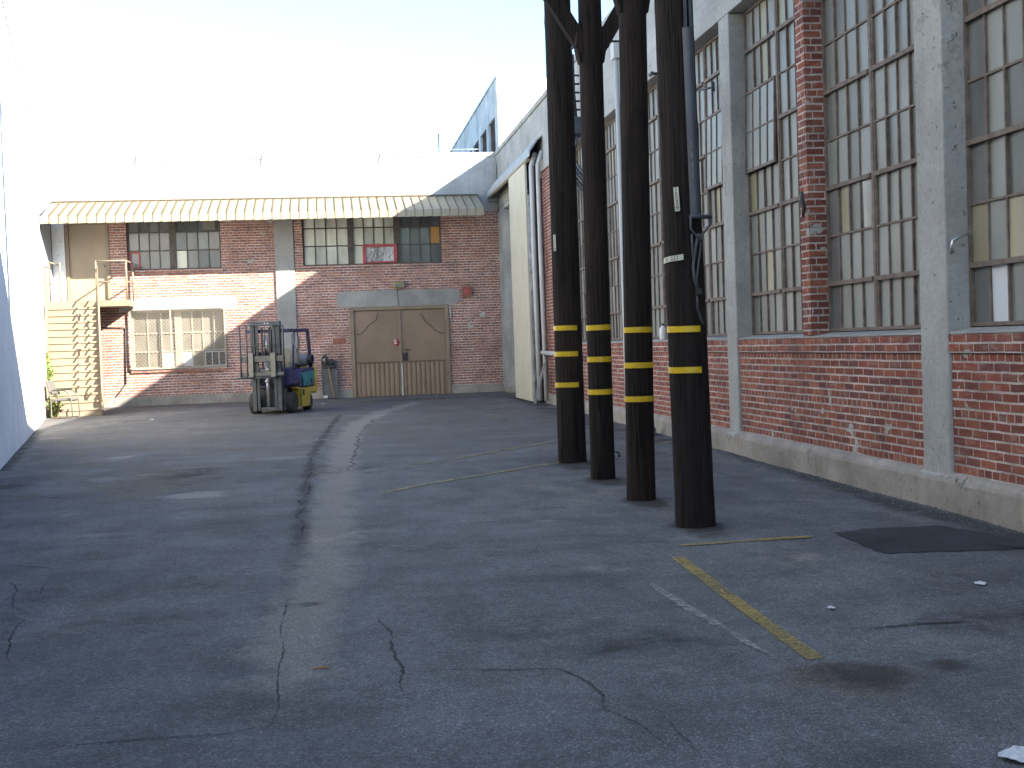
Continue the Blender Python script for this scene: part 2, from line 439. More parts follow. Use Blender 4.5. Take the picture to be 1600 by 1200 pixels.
def G3(x, y, dz=0.):
    p = GP(x, y); return Vector((p[0], p[1], float(gz(p[0], p[1]))+dz))

def build_ground():
    xs = np.concatenate([[-400,-120,-40,-16,-10], np.arange(-8, 5.01, .055), [6, 9, 16, 40, 120, 400]])
    ys = [-400,-120,-40,-12,-4,0,2.2]; y = 3.4; st = .032
    while y < 35: ys.append(y); y += st; st = min(.11, st*1.0035)
    ys += [36, 40, 60, 120, 400]
    ys = np.array(ys)
    X, Y = np.meshgrid(xs, ys); Z = gz(X, Y)
    ny, nx = X.shape
    v = np.stack([X, Y, Z], -1).reshape(-1, 3)
    i = np.arange((ny-1)*(nx-1)); r = i//(nx-1); c = i % (nx-1); a = r*nx+c
    f = np.stack([a, a+1, a+nx+1, a+nx], 1)
    me = bpy.data.meshes.new('ground')
    me.vertices.add(len(v)); me.vertices.foreach_set('co', v.astype(np.float32).ravel())
    me.loops.add(f.size); me.loops.foreach_set('vertex_index', f.astype(np.int32).ravel())
    me.polygons.add(len(f)); me.polygons.foreach_set('loop_start', (np.arange(len(f))*4).astype(np.int32))
    me.polygons.foreach_set('loop_total', np.full(len(f), 4, np.int32))
    me.polygons.foreach_set('use_smooth', np.ones(len(f), bool))
    me.update(calc_edges=True)
    wob = .05*np.sin(X*7+Y*3)+.04*np.sin(X*13-Y*5)
    def blob(cx, cy, rx, ry, soft=.6):
        """ellipse given in photo pixels on the ground"""
        p = GP(cx, cy); ex = abs(GP(cx+rx, cy)[0]-p[0]); ey = max(abs(GP(cx, cy-ry)[1]-p[1]), abs(GP(cx, cy+ry)[1]-p[1]))
        q = np.hypot((X-p[0])/ex, (Y-p[1])/ey)+wob*1.6
        return np.clip((1.15-q)/soft, 0, 1)
    def line(px, w, soft=.5):
        poly = np.array([GP(*p)[:2] for p in px]); d = seg_dist(X, Y, poly)/w+wob
        return np.clip((1.15-d)/soft, 0, 1)
    R = np.clip(line(SWALE, .27, .9)*.95*np.clip((Y-4.2)/2.4, 0, 1), 0, 1)
    R = np.maximum(R, .35*blob(900, 770, 120, 25, .9)); R = np.maximum(R, .5*line([(0,745),(40,700),(70,672)], .35, .9))
    R = np.maximum(R, .45*line([(60,675),(200,652),(330,640)], 1.2, 1.))
    R = np.maximum(R, .35*line([(1130,700),(1350,770),(1600,845)], .5, .9))
    R = np.maximum(R, .5*blob(1235, 872, 80, 20, .7))
    D = np.zeros_like(X)
    for b_, k in ((blob(1345,1052,110,33,.9),.8),(blob(1480,1040,60,14,.7),.6),(blob(1092,824,52,15,.6),.9),(blob(1010,785,38,11,.6),.9),(blob(948,752,36,9,.6),.9),(blob(898,725,44,10,.6),.9),(blob(300,742,70,14,.9),.55),
                  (line([(440,1010),(447,930),(470,830),(474,780),(488,712),(500,690),(520,662),(532,648)],.10,.9)*np.clip((Y-6)/4, 0, 1),.6),
                  (line([(1120,697),(1260,742),(1400,788),(1520,818),(1600,838)],.22,.9),.75),
                  (line([(560,628),(700,622),(800,618),(860,640),(950,668),(1060,690)],.5,1.),.6),
                  (blob(20,760,60,8,.9),.5),(blob(1480,905,140,30,1.),.35),(line([(0,735),(60,672)],.18,.8),.6),(blob(40,960,60,60,1.),.35),
                  (blob(960,900,60,10,.5)-blob(945,890,45,9,.5),.3),(line([(420,650),(500,640)],.35,.9),.4)):
        D = np.maximum(D, k*b_)
    for k in range(90):
        yy = 5+27*random.random()**1.3; xx = random.uniform(-5.5, 4.3); rr = random.uniform(.05, .35)*(1+yy/25); ex = random.uniform(.6, 2.2)
        q = np.hypot((X-xx)/(rr*ex), (Y-yy)/rr)
        D = np.maximum(D, random.uniform(.1, .38)*np.clip((1.15-q)/.8, 0, 1))
    L = np.zeros_like(X)
    for k in range(40):
        yy = 5+27*random.random()**1.3; xx = random.uniform(-5.5, 4.3); rr = random.uniform(.04, .22)*(1+yy/25); ex = random.uniform(.6, 2.2)
        q = np.hypot((X-xx)/(rr*ex), (Y-yy)/rr)
        L = np.maximum(L, random.uniform(.15, .45)*np.clip((1.15-q)/.8, 0, 1))
    for b_, k in ((blob(305,773,55,5.5,.5),.9),(blob(255,778,25,4,.7),.5),(blob(190,715,26,2.8,.6),.75),(blob(945,888,45,8,.5),.35),(blob(1235,872,65,14,.7),.4),(blob(1040,838,60,9,.8),.25)):
        L = np.maximum(L, k*b_)
    B = .55*np.clip((Y-9)/12, 0, 1)*(np.abs(X) < 9)
    for b_, k in ((blob(250,750,130,32,.9),.75),(blob(30,775,60,10,.9),.5),(blob(290,690,160,14,1.),.4),(blob(1320,1058,125,38,.9),.9),(blob(110,965,110,60,1.),.35),(line(SWALE[5:], .45, 1.),.5)):
        B = np.maximum(B, k*b_)
    col = np.stack([R, D, L, B], -1).reshape(-1, 4).astype(np.float32)
    at = me.attributes.new('masks', 'FLOAT_COLOR', 'POINT'); at.data.foreach_set('color', col.ravel())
    me.materials.append(M['asphalt'])
    o = bpy.data.objects.new('ground', me); COL.objects.link(o); tag(o, kind='structure')
build_ground()

def ribbon(name, px, w, matl, jit=0., dz=.004, taper=True, step=.025, world=None):
    P = [np.array(p[:2]) for p in world] if world is not None else [GP(*p)[:2] for p in px]
    pts = []
    for a, b in zip(P[:-1], P[1:]):
        n = max(1, int(np.linalg.norm(b-a)/step))
        for i in range(n): pts.append(a+(b-a)*i/n)
    pts.append(P[-1]); pts = np.array(pts); n = len(pts)
    tan = np.gradient(pts, axis=0); tan /= np.linalg.norm(tan, axis=1)[:, None]+1e-9
    nor = np.stack([-tan[:, 1], tan[:, 0]], 1)
    k = np.zeros(n)
    if jit:
        sarc = np.concatenate([[0], np.cumsum(np.linalg.norm(np.diff(pts, axis=0), axis=1))])
        for wl, am in ((1.7, 1.5), (.63, .6), (.21, .18), (.08, .2)): k += jit*am*np.sin(2*PI*sarc/wl*(1+.3*np.sin(sarc*1.7+RNG.random()*6))+RNG.random()*6.3)*RNG.uniform(.6, 1.3)
    pts = pts+nor*k[:, None]
    ww = w*(.65+.7*RNG.random(n)) if jit else np.full(n, w)
    if taper: ww = ww*np.clip(np.minimum(np.arange(n), np.arange(n)[::-1])/14., .12, 1)
    a = pts+nor*ww[:, None]/2; b = pts-nor*ww[:, None]/2
    mb = MB(); v = []
    for q in (a, b):
        z = gz(q[:, 0], q[:, 1])+dz
        v += [(x, y, zz) for (x, y), zz in zip(q, z)]
    mb.add(v, [(i, n+i, n+i+1, i+1) for i in range(n-1)])
    return tag(mb.build(name, matl), kind='structure')
for px, w, j in (([(590,962),(604,985),(607,1010),(616,1035),(628,1046),(630,1070),(634,1092)], .016, .012),
                 ([(635,1056),(700,1050),(790,1051),(870,1049),(920,1068),(955,1090),(950,1112),(1000,1140),(1045,1178)], .012, .014),
                 ([(545,1082),(600,1094),(640,1088)], .010, .008),
                 ([(0,1172),(130,1163),(270,1150),(350,1140),(418,1124),(432,1100),(437,1040),(447,985)], .010, .012),
                 ([(0,884),(60,887),(104,891)], .035, .01), ([(0,905),(30,925),(20,950),(45,965)], .012, .012), ([(30,925),(60,930),(75,905)], .010, .012),
                 ([(45,965),(18,1000),(8,1040)], .014, .012), ([(45,965),(80,945),(110,952)], .010, .01),
                 ([(446,1000),(441,965),(447,935)], .014, .012), ([(468,835),(472,785),(488,715),(499,690),(520,661),(531,648)], .026, .02),
                 ([(545,735),(556,705),(560,680),(585,652)], .03, .02),
                 ([(0,778),(70,777),(140,780)], .03, .012), ([(0,734),(48,737)], .05, .01), ([(400,800),(470,792)], .02, .012),
                 ([(1030,1120),(1075,1160),(1110,1200)], .010, .01), ([(300,905),(420,880),(445,878)], .012, .012)):
    ribbon('crack', px, w, M['crack'], j, .004)
ribbon('tar_smear', [(1330,983),(1400,980),(1440,975),(1530,972)], .045, M['tar'], .008, .005)
ribbon('tar_smear', [(1585,962),(1640,958)], .12, M['tar'], .008, .005)
ribbon('parking_line', [(1058,872),(1275,1031)], .085, M['line_yellow'], 0, .007, False)
ribbon('parking_line', [(1063,854),(1140,849),(1268,840)], .075, M['line_yellow'], .002, .007, False)
ribbon('parking_line', [(596,771),(700,752),(880,721)], .085, M['line_yellow_faint'], .004, .007, False)
ribbon('parking_line', [(640,728),(760,708),(872,690)], .08, M['line_yellow_faint'], .004, .007, False)
ribbon('parking_line', [(930,712),(1050,690)], .08, M['line_yellow_faint'], .004, .007, False)
ribbon('parking_line', [(1006,906),(1100,963),(1208,1028)], .055, M['line_white'], .006, .007, True)
ribbon('parking_line', [(628,728),(648,736)], .04, M['line_white'], .004, .007, True)
def patch():
    poly = [(1302,834),(1350,826),(1465,820),(1540,832),(1640,850),(1600,858),(1500,862),(1380,866),(1340,850)]
    P = [GP(*p)[:2] for p in poly]; c = np.mean(P, axis=0)
    ring = []
    for a, b in zip(P, P[1:]+P[:1]):
        for i in range(8): ring.append(a+(b-a)*i/8+RNG.normal(0, .012, 2))
    mb = MB(); n = len(ring); v = []
    for s in (1., .8, .5, .2):
        for q in ring: w = c+(q-c)*s; v.append((w[0], w[1], float(gz(w[0], w[1]))+.005))
    f = []
    for k in range(3):
        for i in range(n): j = (i+1) % n; f.append((k*n+i, k*n+j, (k+1)*n+j, (k+1)*n+i))
    f.append([3*n+i for i in range(n)])
    mb.add(v, f, 0, True)
    tag(mb.build('asphalt_patch', M['asphalt_new']), kind='structure')
patch()
def gravel():
    mb = MB()
    for k in range(1800):
        t = random.random(); Y = 8.0+t*8.5; X = 4.79-abs(random.gauss(0, .13))-.01
        s = random.uniform(.004, .013)
        z = float(gz(X, Y)); a = random.random()*6
        mb.t = random.random()
        v = [(X+s*math.cos(a), Y+s*math.sin(a), z), (X+s*math.cos(a+2.1), Y+s*math.sin(a+2.1), z), (X+s*math.cos(a+4.2), Y+s*math.sin(a+4.2), z), (X, Y, z+s*.9)]
        mb.add(v, [(0,1,3),(1,2,3),(2,0,3)])
    o = mb.build('gravel', paint('loose_gravel', (.11, .11, .11), .9, 0, .3, 30, tone=True))
    tag(o, 'loose gravel and crumbled asphalt along the foot of the brick warehouse', 'gravel', kind='stuff')
gravel()

# ------------------------------------------------------------------ warehouse on the right
FX = 4.818; ROOF = 6.93; HEAD = 5.33; PL = .345; SILL = 1.50; WX = 5.03
ware = thing('warehouse', 'long brick warehouse with concrete pillars and tall steel grid windows along the right side', 'building', (FX, 14, 0))
def wpart(mb, name, m, parent=None, bevel=0):
    """meshes written in world coordinates, hung under a thing at its own place"""
    root = parent or ware
    o = mb.build(name, m, root, bevel)
    o.matrix_parent_inverse = Matrix.Identity(4)
    w = Vector((0,0,0)); q = root
    while q: w += Vector(q.location); q = q.parent
    o.location = -w
    return o
PIL = [(-1.1,-.67),(4.05,4.48),(9.10,9.55),(14.18,14.55),(19.2,19.58),(24.25,24.63)]
def rough_plinth(a, b):
    mb = MB(); n = max(2, int((b-a)/.09)); v = []; j = [0., 0.]
    for i in range(n+1):
        y = a+(b-a)*i/n
        j = [.8*q+random.gauss(0, .0035) for q in j]
        ch = .02 if random.random() < .05 else 0.
        for x, z in ((4.775+j[0]*.6, -.4), (4.775+j[0], PL-.075), (4.785+j[0]+ch*.5, PL-.045-ch), (4.815+j[1], PL-.012+j[1]*.5), (4.85, PL+j[1]*.5), (5.3, PL)): v.append((x, y, z))
    f = [(i*6+k, i*6+k+1, (i+1)*6+k+1, (i+1)*6+k) for i in range(n) for k in range(5)]
    f += [tuple(range(6)), tuple(range(n*6+5, n*6-1, -1))]
    return mb.add(v, f)
for a, b in ((-9, 27.4), (33.3, 34.37)): wpart(rough_plinth(a, b), 'plinth', M['plinth'])
for a, b in PIL:
    mb = MB(); mb.box(FX, 5.3, a, b, PL-.03, HEAD-.003); mb.box(FX-.03, 5.29, a-.02, b+.03, -.3, PL-.02)
    wpart(mb, 'pillar', M['concrete'], bevel=.015)
mb = MB(); mb.box(FX, 5.3, -9, 34.38, HEAD, ROOF-.12); mb.box(FX-.035, 5.32, -9, 34.38, ROOF-.12, ROOF)
wpart(mb, 'parapet_beam', M['beam'], bevel=.012)
mb = MB(); mb.prism([(15.45,ROOF),(10.6,9.9),(-9,9.9),(-9,ROOF)], 'x', 4.95, 5.25)  # unseen gable, added to throw the sloping shade on the left wall
wpart(mb, 'gable_shade_caster', M['beam'])
mb = MB(); mb.box(5.34, 18, -9, 34.9, -.2, ROOF-.5)
wpart(mb, 'roof', M['roofing'])
BAYS = [(p[1], q[0]) for p, q in zip(PIL[:-1], PIL[1:])]
ROWS = [SILL+.4785*k for k in range(9)]
def brick_panel(y0, y1):
    mb = MB(); mb.box(4.85, 5.28, y0+.003, y1-.003, PL-.01, 1.295)
    mb.prism([(4.826,1.298),(4.826,1.44),(5.28,1.44),(5.28,1.298)], 'y', y0+.003, y1-.003)
    wpart(mb, 'brick_wall', M['brick'])
    mb = MB(); mb.prism([(4.835,1.443),(4.835,1.462),(WX+.03,1.497),(WX+.03,1.443)], 'y', y0+.004, y1-.004)
    wpart(mb, 'window_sill', M['concrete'], bevel=.006)
def steel_window(y0, y1, n_far, n_near, vents=(), special={}, ym=None):
    """y1 is the far jamb; panes counted from the far side: n_far, mullion, n_near"""
    wroot = bpy.data.objects.new('window', None); COL.objects.link(wroot)
    wroot.parent = ware; wroot.location = Vector((WX, (y0+y1)/2, SILL))-Vector(ware.location)
    y0 += .004; y1 -= .004
    zt = HEAD-.004
    hm = .045
    if ym is None: ym = y1-.03-n_far*(y1-y0-.15)/(n_far+n_near)-hm
    far_edges = [y1-.03-i*(y1-.03-ym-hm)/n_far for i in range(n_far+1)]
    near_edges = [ym-hm-i*(ym-hm-y0-.03)/n_near for i in range(n_near+1)]
    fr = MB()
    fr.box(WX-.02, WX+.03, y0, y0+.028, SILL, zt); fr.box(WX-.02, WX+.03, y1-.028, y1, SILL, zt)
    fr.box(WX-.0225, WX+.032, ym-.024, ym+.024, SILL, zt); fr.box(WX-.014, WX+.028, ym-.047, ym-.0245, SILL+.03, zt-.03); fr.box(WX-.014, WX+.028, ym+.0245, ym+.047, SILL+.03, zt-.03)
    fr.box(WX-.018, WX+.03, y0+.028, ym-.024, SILL, SILL+.03); fr.box(WX-.018, WX+.03, ym+.024, y1-.028, SILL, SILL+.03)
    fr.box(WX-.018, WX+.03, y0+.028, ym-.024, zt-.03, zt); fr.box(WX-.018, WX+.03, ym+.024, y1-.028, zt-.03, zt)
    pn = MB()
    for side, ed in ((0, far_edges), (1, near_edges)):
        lo, hi = ed[-1], ed[0]
        for r in range(8):
            z0, z1 = ROWS[r], min(ROWS[r+1], zt)
            thick = r in (1, 3, 5, 7)
            if (side, r) in vents and (side, r-1) in vents: thick = False
            if r: 
                h = .021 if thick else .010
                if not ((side, r) in vents and thick is False): fr.box(WX-(.034 if thick else .012), WX+.02, lo, hi, z0-h, z0+h)
            if (side, r) in vents: continue
            for i in range(len(ed)-1):
                a, b = ed[i+1], ed[i]
                if i: fr.box(WX-.0135, WX+.018, b-.0085, b+.0085, z0+.004, z1-.004)
                pn.t = min(1, max(0, random.gauss(.5, .2)))
                mi = special.get((side, r, i), 0)
                if mi == 0 and random.random() < .035: mi = 1
                tl = random.uniform(-.009, .009); tv = random.uniform(-.006, .006)
                x = WX+.008
                pn.quad((x-tl, a, z0), (x+tl+tv, b, z0), (x+tl, b, z1), (x-tl-tv, a, z1), mi)
    mats = [M['pane'], M['pane_yellow'], M['pane_white'], M['pane_dark'], M['pane_bluegrey']]
    off = -(Vector(wroot.location)+Vector(ware.location))
    for name, b_, m in (('frame', fr, M['steel']), ('pane', pn, mats)):
        o = b_.build(name, m, wroot); o.location = off
    vs = {}
    for side, r in vents: vs.setdefault(side, []).append(r)
    for side, rr in vs.items():
        ed = far_edges if side == 0 else near_edges
        lo, hi = ed[-1], ed[0]; z0, z1 = ROWS[min(rr)], ROWS[max(rr)+1]; H = z1-z0
        Mx = Matrix.Translation((WX-.022, 0, z1)) @ Matrix.Rotation(.026, 4, 'Y')
        sv = MB()
        sv.box(-.015, .012, lo, lo+.024, -H, 0, 0, Mx); sv.box(-.015, .012, hi-.024, hi, -H, 0, 0, Mx)
        sv.box(-.016, .013, lo+.024, hi-.024, -H, -H+.035, 0, Mx); sv.box(-.016, .013, lo+.024, hi-.024, -.03, 0, 0, Mx)
        sv.box(-.011, .009, lo+.024, hi-.024, -H/2-.009, -H/2+.009, 0, Mx)
        for i in range(1, len(ed)-1):
            sv.box(-.0125, .010, ed[i]-.008, ed[i]+.008, -H+.035, -.03, 0, Mx)
        for r in range(2):
            for i in range(len(ed)-1):
                sv.t = min(1, max(0, random.gauss(.58, .1)))
                za, zb = -H+r*H/2, -H+(r+1)*H/2
                sv.quad((0, ed[i+1], za), (0, ed[i], za), (0, ed[i], zb), (0, ed[i+1], zb), 1, Mx)
        sv.t = .5
        o = sv.build('vent_sash', [M['steel'], M['pane']], wroot); o.location = off
    return wroot
for bi, (y0, y1) in enumerate(BAYS):
    brick_panel(y0, y1)
    if bi == 0:                                              # bay beside the camera, only seen from other positions
        steel_window(y0, y1, 8, 9); continue
    yc = (y0+y1)/2+(.12 if bi == 2 else 0)
    pa, pb = yc-.11, yc+.11
    mb = MB(); mb.box(4.822, 5.28, pa, pb, 1.47, HEAD-.004)
    wpart(mb, 'brick_pier', M['brick'])
    spec_far = {}; spec_near = {}; vf = ()
    if bi == 1:                                              # nearest bay in view: far end at the pillar
        spec_far = {(0,2,0): 1, (0,1,0): 4, (0,0,1): 2, (0,2,2): 1, (0,3,0): 4, (0,4,0): 4, (0,5,0): 4, (0,0,0): 4, (0,0,2): 0}
        steel_window(y0, y1, 8, 9, (), {(0,1,0): 1, (0,1,2): 1, (0,0,1): 2, (0,0,0): 4, (0,2,0): 4, (0,3,0): 4, (0,4,0): 4, (0,5,0): 4})
        # the bay has no visible pier in the photograph: remove the pier built for it
        o = [c for c in ware.children if c.name.startswith('brick_pier')][-1]
        bpy.data.objects.remove(o)
        continue
    if bi == 2:
        spec_far = {(0,3,0): 1}; vf = ((0,4),(0,5))
        spec_near = {(0,0,0): 4, (0,2,3): 4, (0,1,0): 4, (0,2,0): 4}
    if bi == 3: vf = ()
    steel_window(pb, y1, 4, 4, vf, spec_far)
    steel_window(y0, pa, 4, 5, ((1,4),(1,5)) if bi == 3 else (), spec_near, 10.78 if bi == 2 else None)
# brick bay beside the sliding door
mb = MB(); mb.box(4.85, 5.28, 24.634, 27.4, PL-.01, HEAD-.004)
wpart(mb, 'brick_wall', M['brick'])
# loading opening: concrete pier, steel guides, plastic curtain, header
mb = MB(); mb.box(FX, 5.3, 33.3, 34.38, PL-.02, 5.19)
wpart(mb, 'door_jamb', M['concrete'], bevel=.02)
for yy in (33.32, 33.62, 33.9, 34.15): wpart(MB().box(FX-.05, FX-.003, yy, yy+.05, .2, 5.18), 'door_guide', M['concrete'])
mb = MB(); mb.box(4.83, 5.3, 27.403, 33.29, 5.2, HEAD-.004); mb.box(4.83, 5.3, 33.3, 34.37, 5.2, HEAD-.004)
wpart(mb, 'door_header', M['beam'])
def curtain():
    mb = MB(); n = 60; k = 30; v = []
    for j in range(k+1):
        for i in range(n+1):
            y = 27.42+(33.28-27.42)*i/n; z = .16+(5.18-.16)*j/k
            v.append((5.02+.05*math.sin(y*7+.8*math.sin(z*1.3))+random.gauss(0, .018), y, z))
    mb.add(v, [(j*(n+1)+i, j*(n+1)+i+1, (j+1)*(n+1)+i+1, (j+1)*(n+1)+i) for j in range(k) for i in range(n)])
    return mb
wpart(curtain(), 'plastic_curtain', M['crumple'])
def sliding_door():
    mb = MB(); y0, y1, z0, z1 = 27.62, 30.15, .165, 5.62
    n = 21; p = []
    for i in range(n):
        a = y0+(y1-y0)*i/n; w = (y1-y0)/n
        p += [(4.50, a), (4.50, a+w*.82), (4.506, a+w*.86), (4.506, a+w*.96)]
    p += [(4.50, y1), (4.545, y1), (4.545, y0)]
    mb.prism(p, 'z', z0, z1)
    return mb
sd = wpart(sliding_door(), 'sliding_door', M['door_cream'])
tag(sd, 'cream ribbed sliding door')
mb = MB(); mb.box(4.62, 4.75, 27.45, 27.60, .15, 5.5)  # black strip put in for the shade of the gap beside the door
wpart(mb, 'gap_shade_strip', M['cable_dark'])
def hood():
    mb = MB(); prof = [(FX-.003,6.10),(4.70,6.03),(4.60,5.90),(4.50,5.76),(4.495,5.63),(4.52,5.63),(4.53,5.74),(4.62,5.86),(4.71,5.99),(FX-.003,6.06)]
    mb.prism(prof, 'y', 26.95, 34.2)
    mb.prism([(FX-.004,6.095),(4.50,5.75),(4.50,5.50),(FX-.004,5.50)], 'y', 34.205, 34.32)
    return mb
tag(wpart(hood(), 'door_hood', M['galv'], bevel=.004), 'galvanised metal hood over the door track')
mb = MB(); mb.tube([(4.53, 27.3, 5.60), (4.53, 34.2, 5.60)], .045, 10)
wpart(mb, 'door_track', M['cream_metal'])
for y, x, r in ((27.30, 4.60, .055), (27.02, 4.70, .048)):
    mb = MB(); mb.tube([(x+.1, y, 5.75), (x, y, 5.45), (x, y, 3.4), (x+.02, y-.02, .2)], r, 10)
    wpart(mb, 'downpipe', M['white_pipe'])
mb = MB(); p0 = XP(847, 551, 4.70); mb.tube([(4.70, p0[1], p0[2]), (4.70, 23.4, 1.22), (4.66, 22.9, 1.18), (4.66, 22.7, 1.05)], .05, 10)
wpart(mb, 'wall_pipe', M['white_pipe'])
mb = MB(); mb.box(4.70, 4.81, 19.50, 19.72, 6.05, 6.30); mb.tube([(4.76, 19.6, 6.06), (4.765, 19.6, 1.3), (4.77, 19.62, .28)], .036, 10)
wpart(mb, 'downspout', M['white_pipe'])
# opening lever of the nearest window and stay of another one
a = XP(1517, 362, 4.99); b = XP(1488, 376, 4.83); mb = MB(); mb.tube([a, b, (b[0]-.005, b[1]+.01, b[2]-.10)], [.011,.011,.013], 8)
wpart(mb, 'window_lever', M['bright_steel'])
a = XP(1092, 141, 4.9); b = XP(1114, 136, 4.74); mb = MB(); mb.tube([a, b], .016, 6); mb.tube([b+np.array([0,0,.06]), b-np.array([0,0,.05])], .022, 6)
wpart(mb, 'window_stay', M['iron'])
a = XP(1018, 115, 4.7); mb = MB(); mb.tube([a, a+np.array([.12, 0, 0])], .02, 6); mb.box(a[0]-.02, a[0]+.02, a[1]-.05, a[1]+.10, a[2]-.02, a[2]+.02)
wpart(mb, 'wall_bracket', M['iron'])
a = XP(1258, 318, 4.80); mb = MB(); mb.tube([a+np.array([-.01, .05, .12]), a+np.array([-.03, .01, .03]), a+np.array([-.02, -.02, -.05]), a+np.array([-.01, .04, -.13])], [.016, .028, .024, .012], 7)
wpart(mb, 'wall_hook', M['iron'])

# ------------------------------------------------------------------ building across the end of the yard
FY = 34.4
far = thing('workshop_building', 'two storey brick building across the end of the yard with tan double doors', 'building', (0, FY, 0))
def fpart(mb, name, m, bevel=0, parent=None): return wpart(mb, name, m, parent or far, bevel)
X0, X1 = -7.75, 4.815
U1 = (-5.34, -2.86, 3.84, 5.235); U2 = (-.66, 3.18, 3.84, 5.235); L1 = (-5.32, -2.85, 1.17, 2.72)
DD = (.58, 3.27, .0, 2.64); UD = (-6.92, -5.80, 3.0, 5.16)
def wall_grid(x0, x1, z0, z1, holes, y, depth):
    xs = sorted({x0, x1, *[h[0] for h in holes], *[h[1] for h in holes]}); zs = sorted({z0, z1, *[h[2] for h in holes if h[2] > z0], *[h[3] for h in holes if h[3] < z1]})
    mb = MB()
    for a, b in zip(xs[:-1], xs[1:]):
        for c, d in zip(zs[:-1], zs[1:]):
            mx, mz = (a+b)/2, (c+d)/2
            if any(h[0] < mx < h[1] and h[2] < mz < h[3] for h in holes): continue
            mb.quad((a,y,c),(b,y,c),(b,y,d),(a,y,d))
    for h in holes:
        a, b, c, d = h[0], h[1], max(h[2], z0), min(h[3], z1)
        mb.quad((a,y,c),(a,y,d),(a,y+depth,d),(a,y+depth,c)); mb.quad((b,y,d),(b,y,c),(b,y+depth,c),(b,y+depth,d))
        mb.quad((a,y,d),(b,y,d),(b,y+depth,d),(a,y+depth,d)); mb.quad((b,y,c),(a,y,c),(a,y+depth,c),(b,y+depth,c))
    return mb
fpart(wall_grid(X0, X1, .15, 5.24, [U1, U2, L1, DD, UD], FY, .3), 'brick_wall', M['brick_far'])
mb = MB(); mb.box(X0, 4.81, FY, FY+.3, 5.243, 6.78); mb.box(X0, 4.81, FY-.02, FY+.33, 6.78, 6.9); fpart(mb, 'parapet_band', M['band'], .01)
for a, b, h in ((X0, -1.44, .42), (-.88, .545, .40), (3.31, 4.77, .40)):
    fpart(MB().box(a, b, FY-.04, FY-.002, -.1, h), 'plinth', M['plinth'], .01)
mb = MB(); mb.box(-1.42, -.90, FY-.05, FY+.05, -.1, 5.24); fpart(mb, 'pilaster', M['lintel'], .012)
mb = MB()
mb.prism([(.22,2.70),(.20,3.0),(.30,3.10),(1.6,3.115),(3.5,3.11),(3.64,3.05),(3.62,2.75),(3.5,2.66),(.35,2.66)], 'y', FY-.018, FY+.1)
fpart(mb, 'door_lintel', M['lintel'])
mb = MB(); mb.box(-5.62, -2.5, FY-.012, FY+.1, 2.735, 3.05); fpart(mb, 'window_lintel', M['band'])
for a, b, c, d, e in ((-5.36, -2.82, .05, 3.74, 3.835), (-.72, 3.22, .03, 3.77, 3.835), (-5.36, -2.82, .05, 1.06, 1.16)):
    fpart(MB().box(a, b, FY-e*0-c, FY-.002, d, e), 'window_sill', M['brick_far'])
mb = MB(); mb.box(X0+.05, 16, FY+.35, FY+11, 0, 6.6); fpart(mb, 'roof', M['roofing'])
mb = MB(); mb.box(X0+.05, 4.8, FY+.22, FY+.34, .1, 6.7); fpart(mb, 'inner_wall', M['void'])
fpart(MB().box(.7, .82, FY-.012, FY-.002, 0, 0) if False else MB().box(.07, .42, FY-.012, FY-.002, 1.66, 1.80), 'vent_cover', M['alarm'])

def far_window(rect, lights, rows, frame_m, wd=.016, dy=.13):
    """lights: (x0, x1, columns, default pane, {(row, col): pane})"""
    x0, x1, z0, z1 = rect; y = FY+dy
    w = bpy.data.objects.new('window', None); COL.objects.link(w); w.parent = far
    w.location = Vector(((x0+x1)/2, y, z0))-Vector(far.location)
    off = -(Vector(w.location)+Vector(far.location))
    fr = MB(); pn = MB(); mats = []; 
    def mi(k):
        if M[k] not in mats: mats.append(M[k])
        return mats.index(M[k])
    zr = [z0]+rows+[z1]
    fr.box(x0, x1, y-.03, y+.03, z0, z0+.035); fr.box(x0, x1, y-.03, y+.03, z1-.035, z1)
    for li, (a, b, n, dp, sp) in enumerate(lights):
        fr.box(a, a+.045, y-.04, y+.035, z0+.035, z1-.035); fr.box(b-.045, b, y-.04, y+.035, z0+.035, z1-.035)
        if li+1 < len(lights): fr.box(b+.001, lights[li+1][0]-.001, y-.045, y+.03, z0+.035, z1-.035)
        cols = [a+.04+(b-a-.08)*i/n for i in range(n+1)]
        for r in range(len(zr)-1):
            if r: fr.box(a+.045, b-.045, y-.024, y+.02, zr[r]-wd, zr[r]+wd)
            for i in range(n):
                if i: fr.box(cols[i]-wd*.9, cols[i]+wd*.9, y-.02, y+.018, zr[r]+wd, zr[r+1]-wd)
                pn.t = min(1, max(0, random.gauss(.5, .16)))
                t = random.uniform(-.005, .005)
                pn.quad((cols[i], y+.004-t, zr[r]), (cols[i+1], y+.004+t, zr[r]), (cols[i+1], y+.004+t, zr[r+1]), (cols[i], y+.004-t, zr[r+1]), mi(sp.get((r, i), dp)))
    for nm, b_, m in (('frame', fr, frame_m), ('pane', pn, mats)):
        o = b_.build(nm, m, w); o.location = off
    return w, off
w, off = far_window(U1, [(-5.34,-4.19,4,'pane_bluegrey',{}),(-4.10,-2.86,4,'pane_dark',{(1,3):'pane_bluegrey',(0,0):'pane_whitewash_reflect'})], [4.36,4.86], M['steel_dark'])  # right light, bottom left pane: a whitish reflection put into its colour
mb = MB(); mb.box(-3.32, -3.0, FY+.10, FY+.12, 4.90, 5.2); o = mb.build('board', M['pane_beige'], w); o.location = off
mb = MB()
for a in ((-5.29,-5.25,3.90,4.34),(-5.06,-5.02,3.90,4.34)): mb.box(a[0], a[1], FY+.10, FY+.112, a[2], a[3])
mb.box(-5.25,-5.06,FY+.10,FY+.112,4.30,4.34); mb.box(-5.25,-5.06,FY+.10,FY+.112,3.88,3.92)
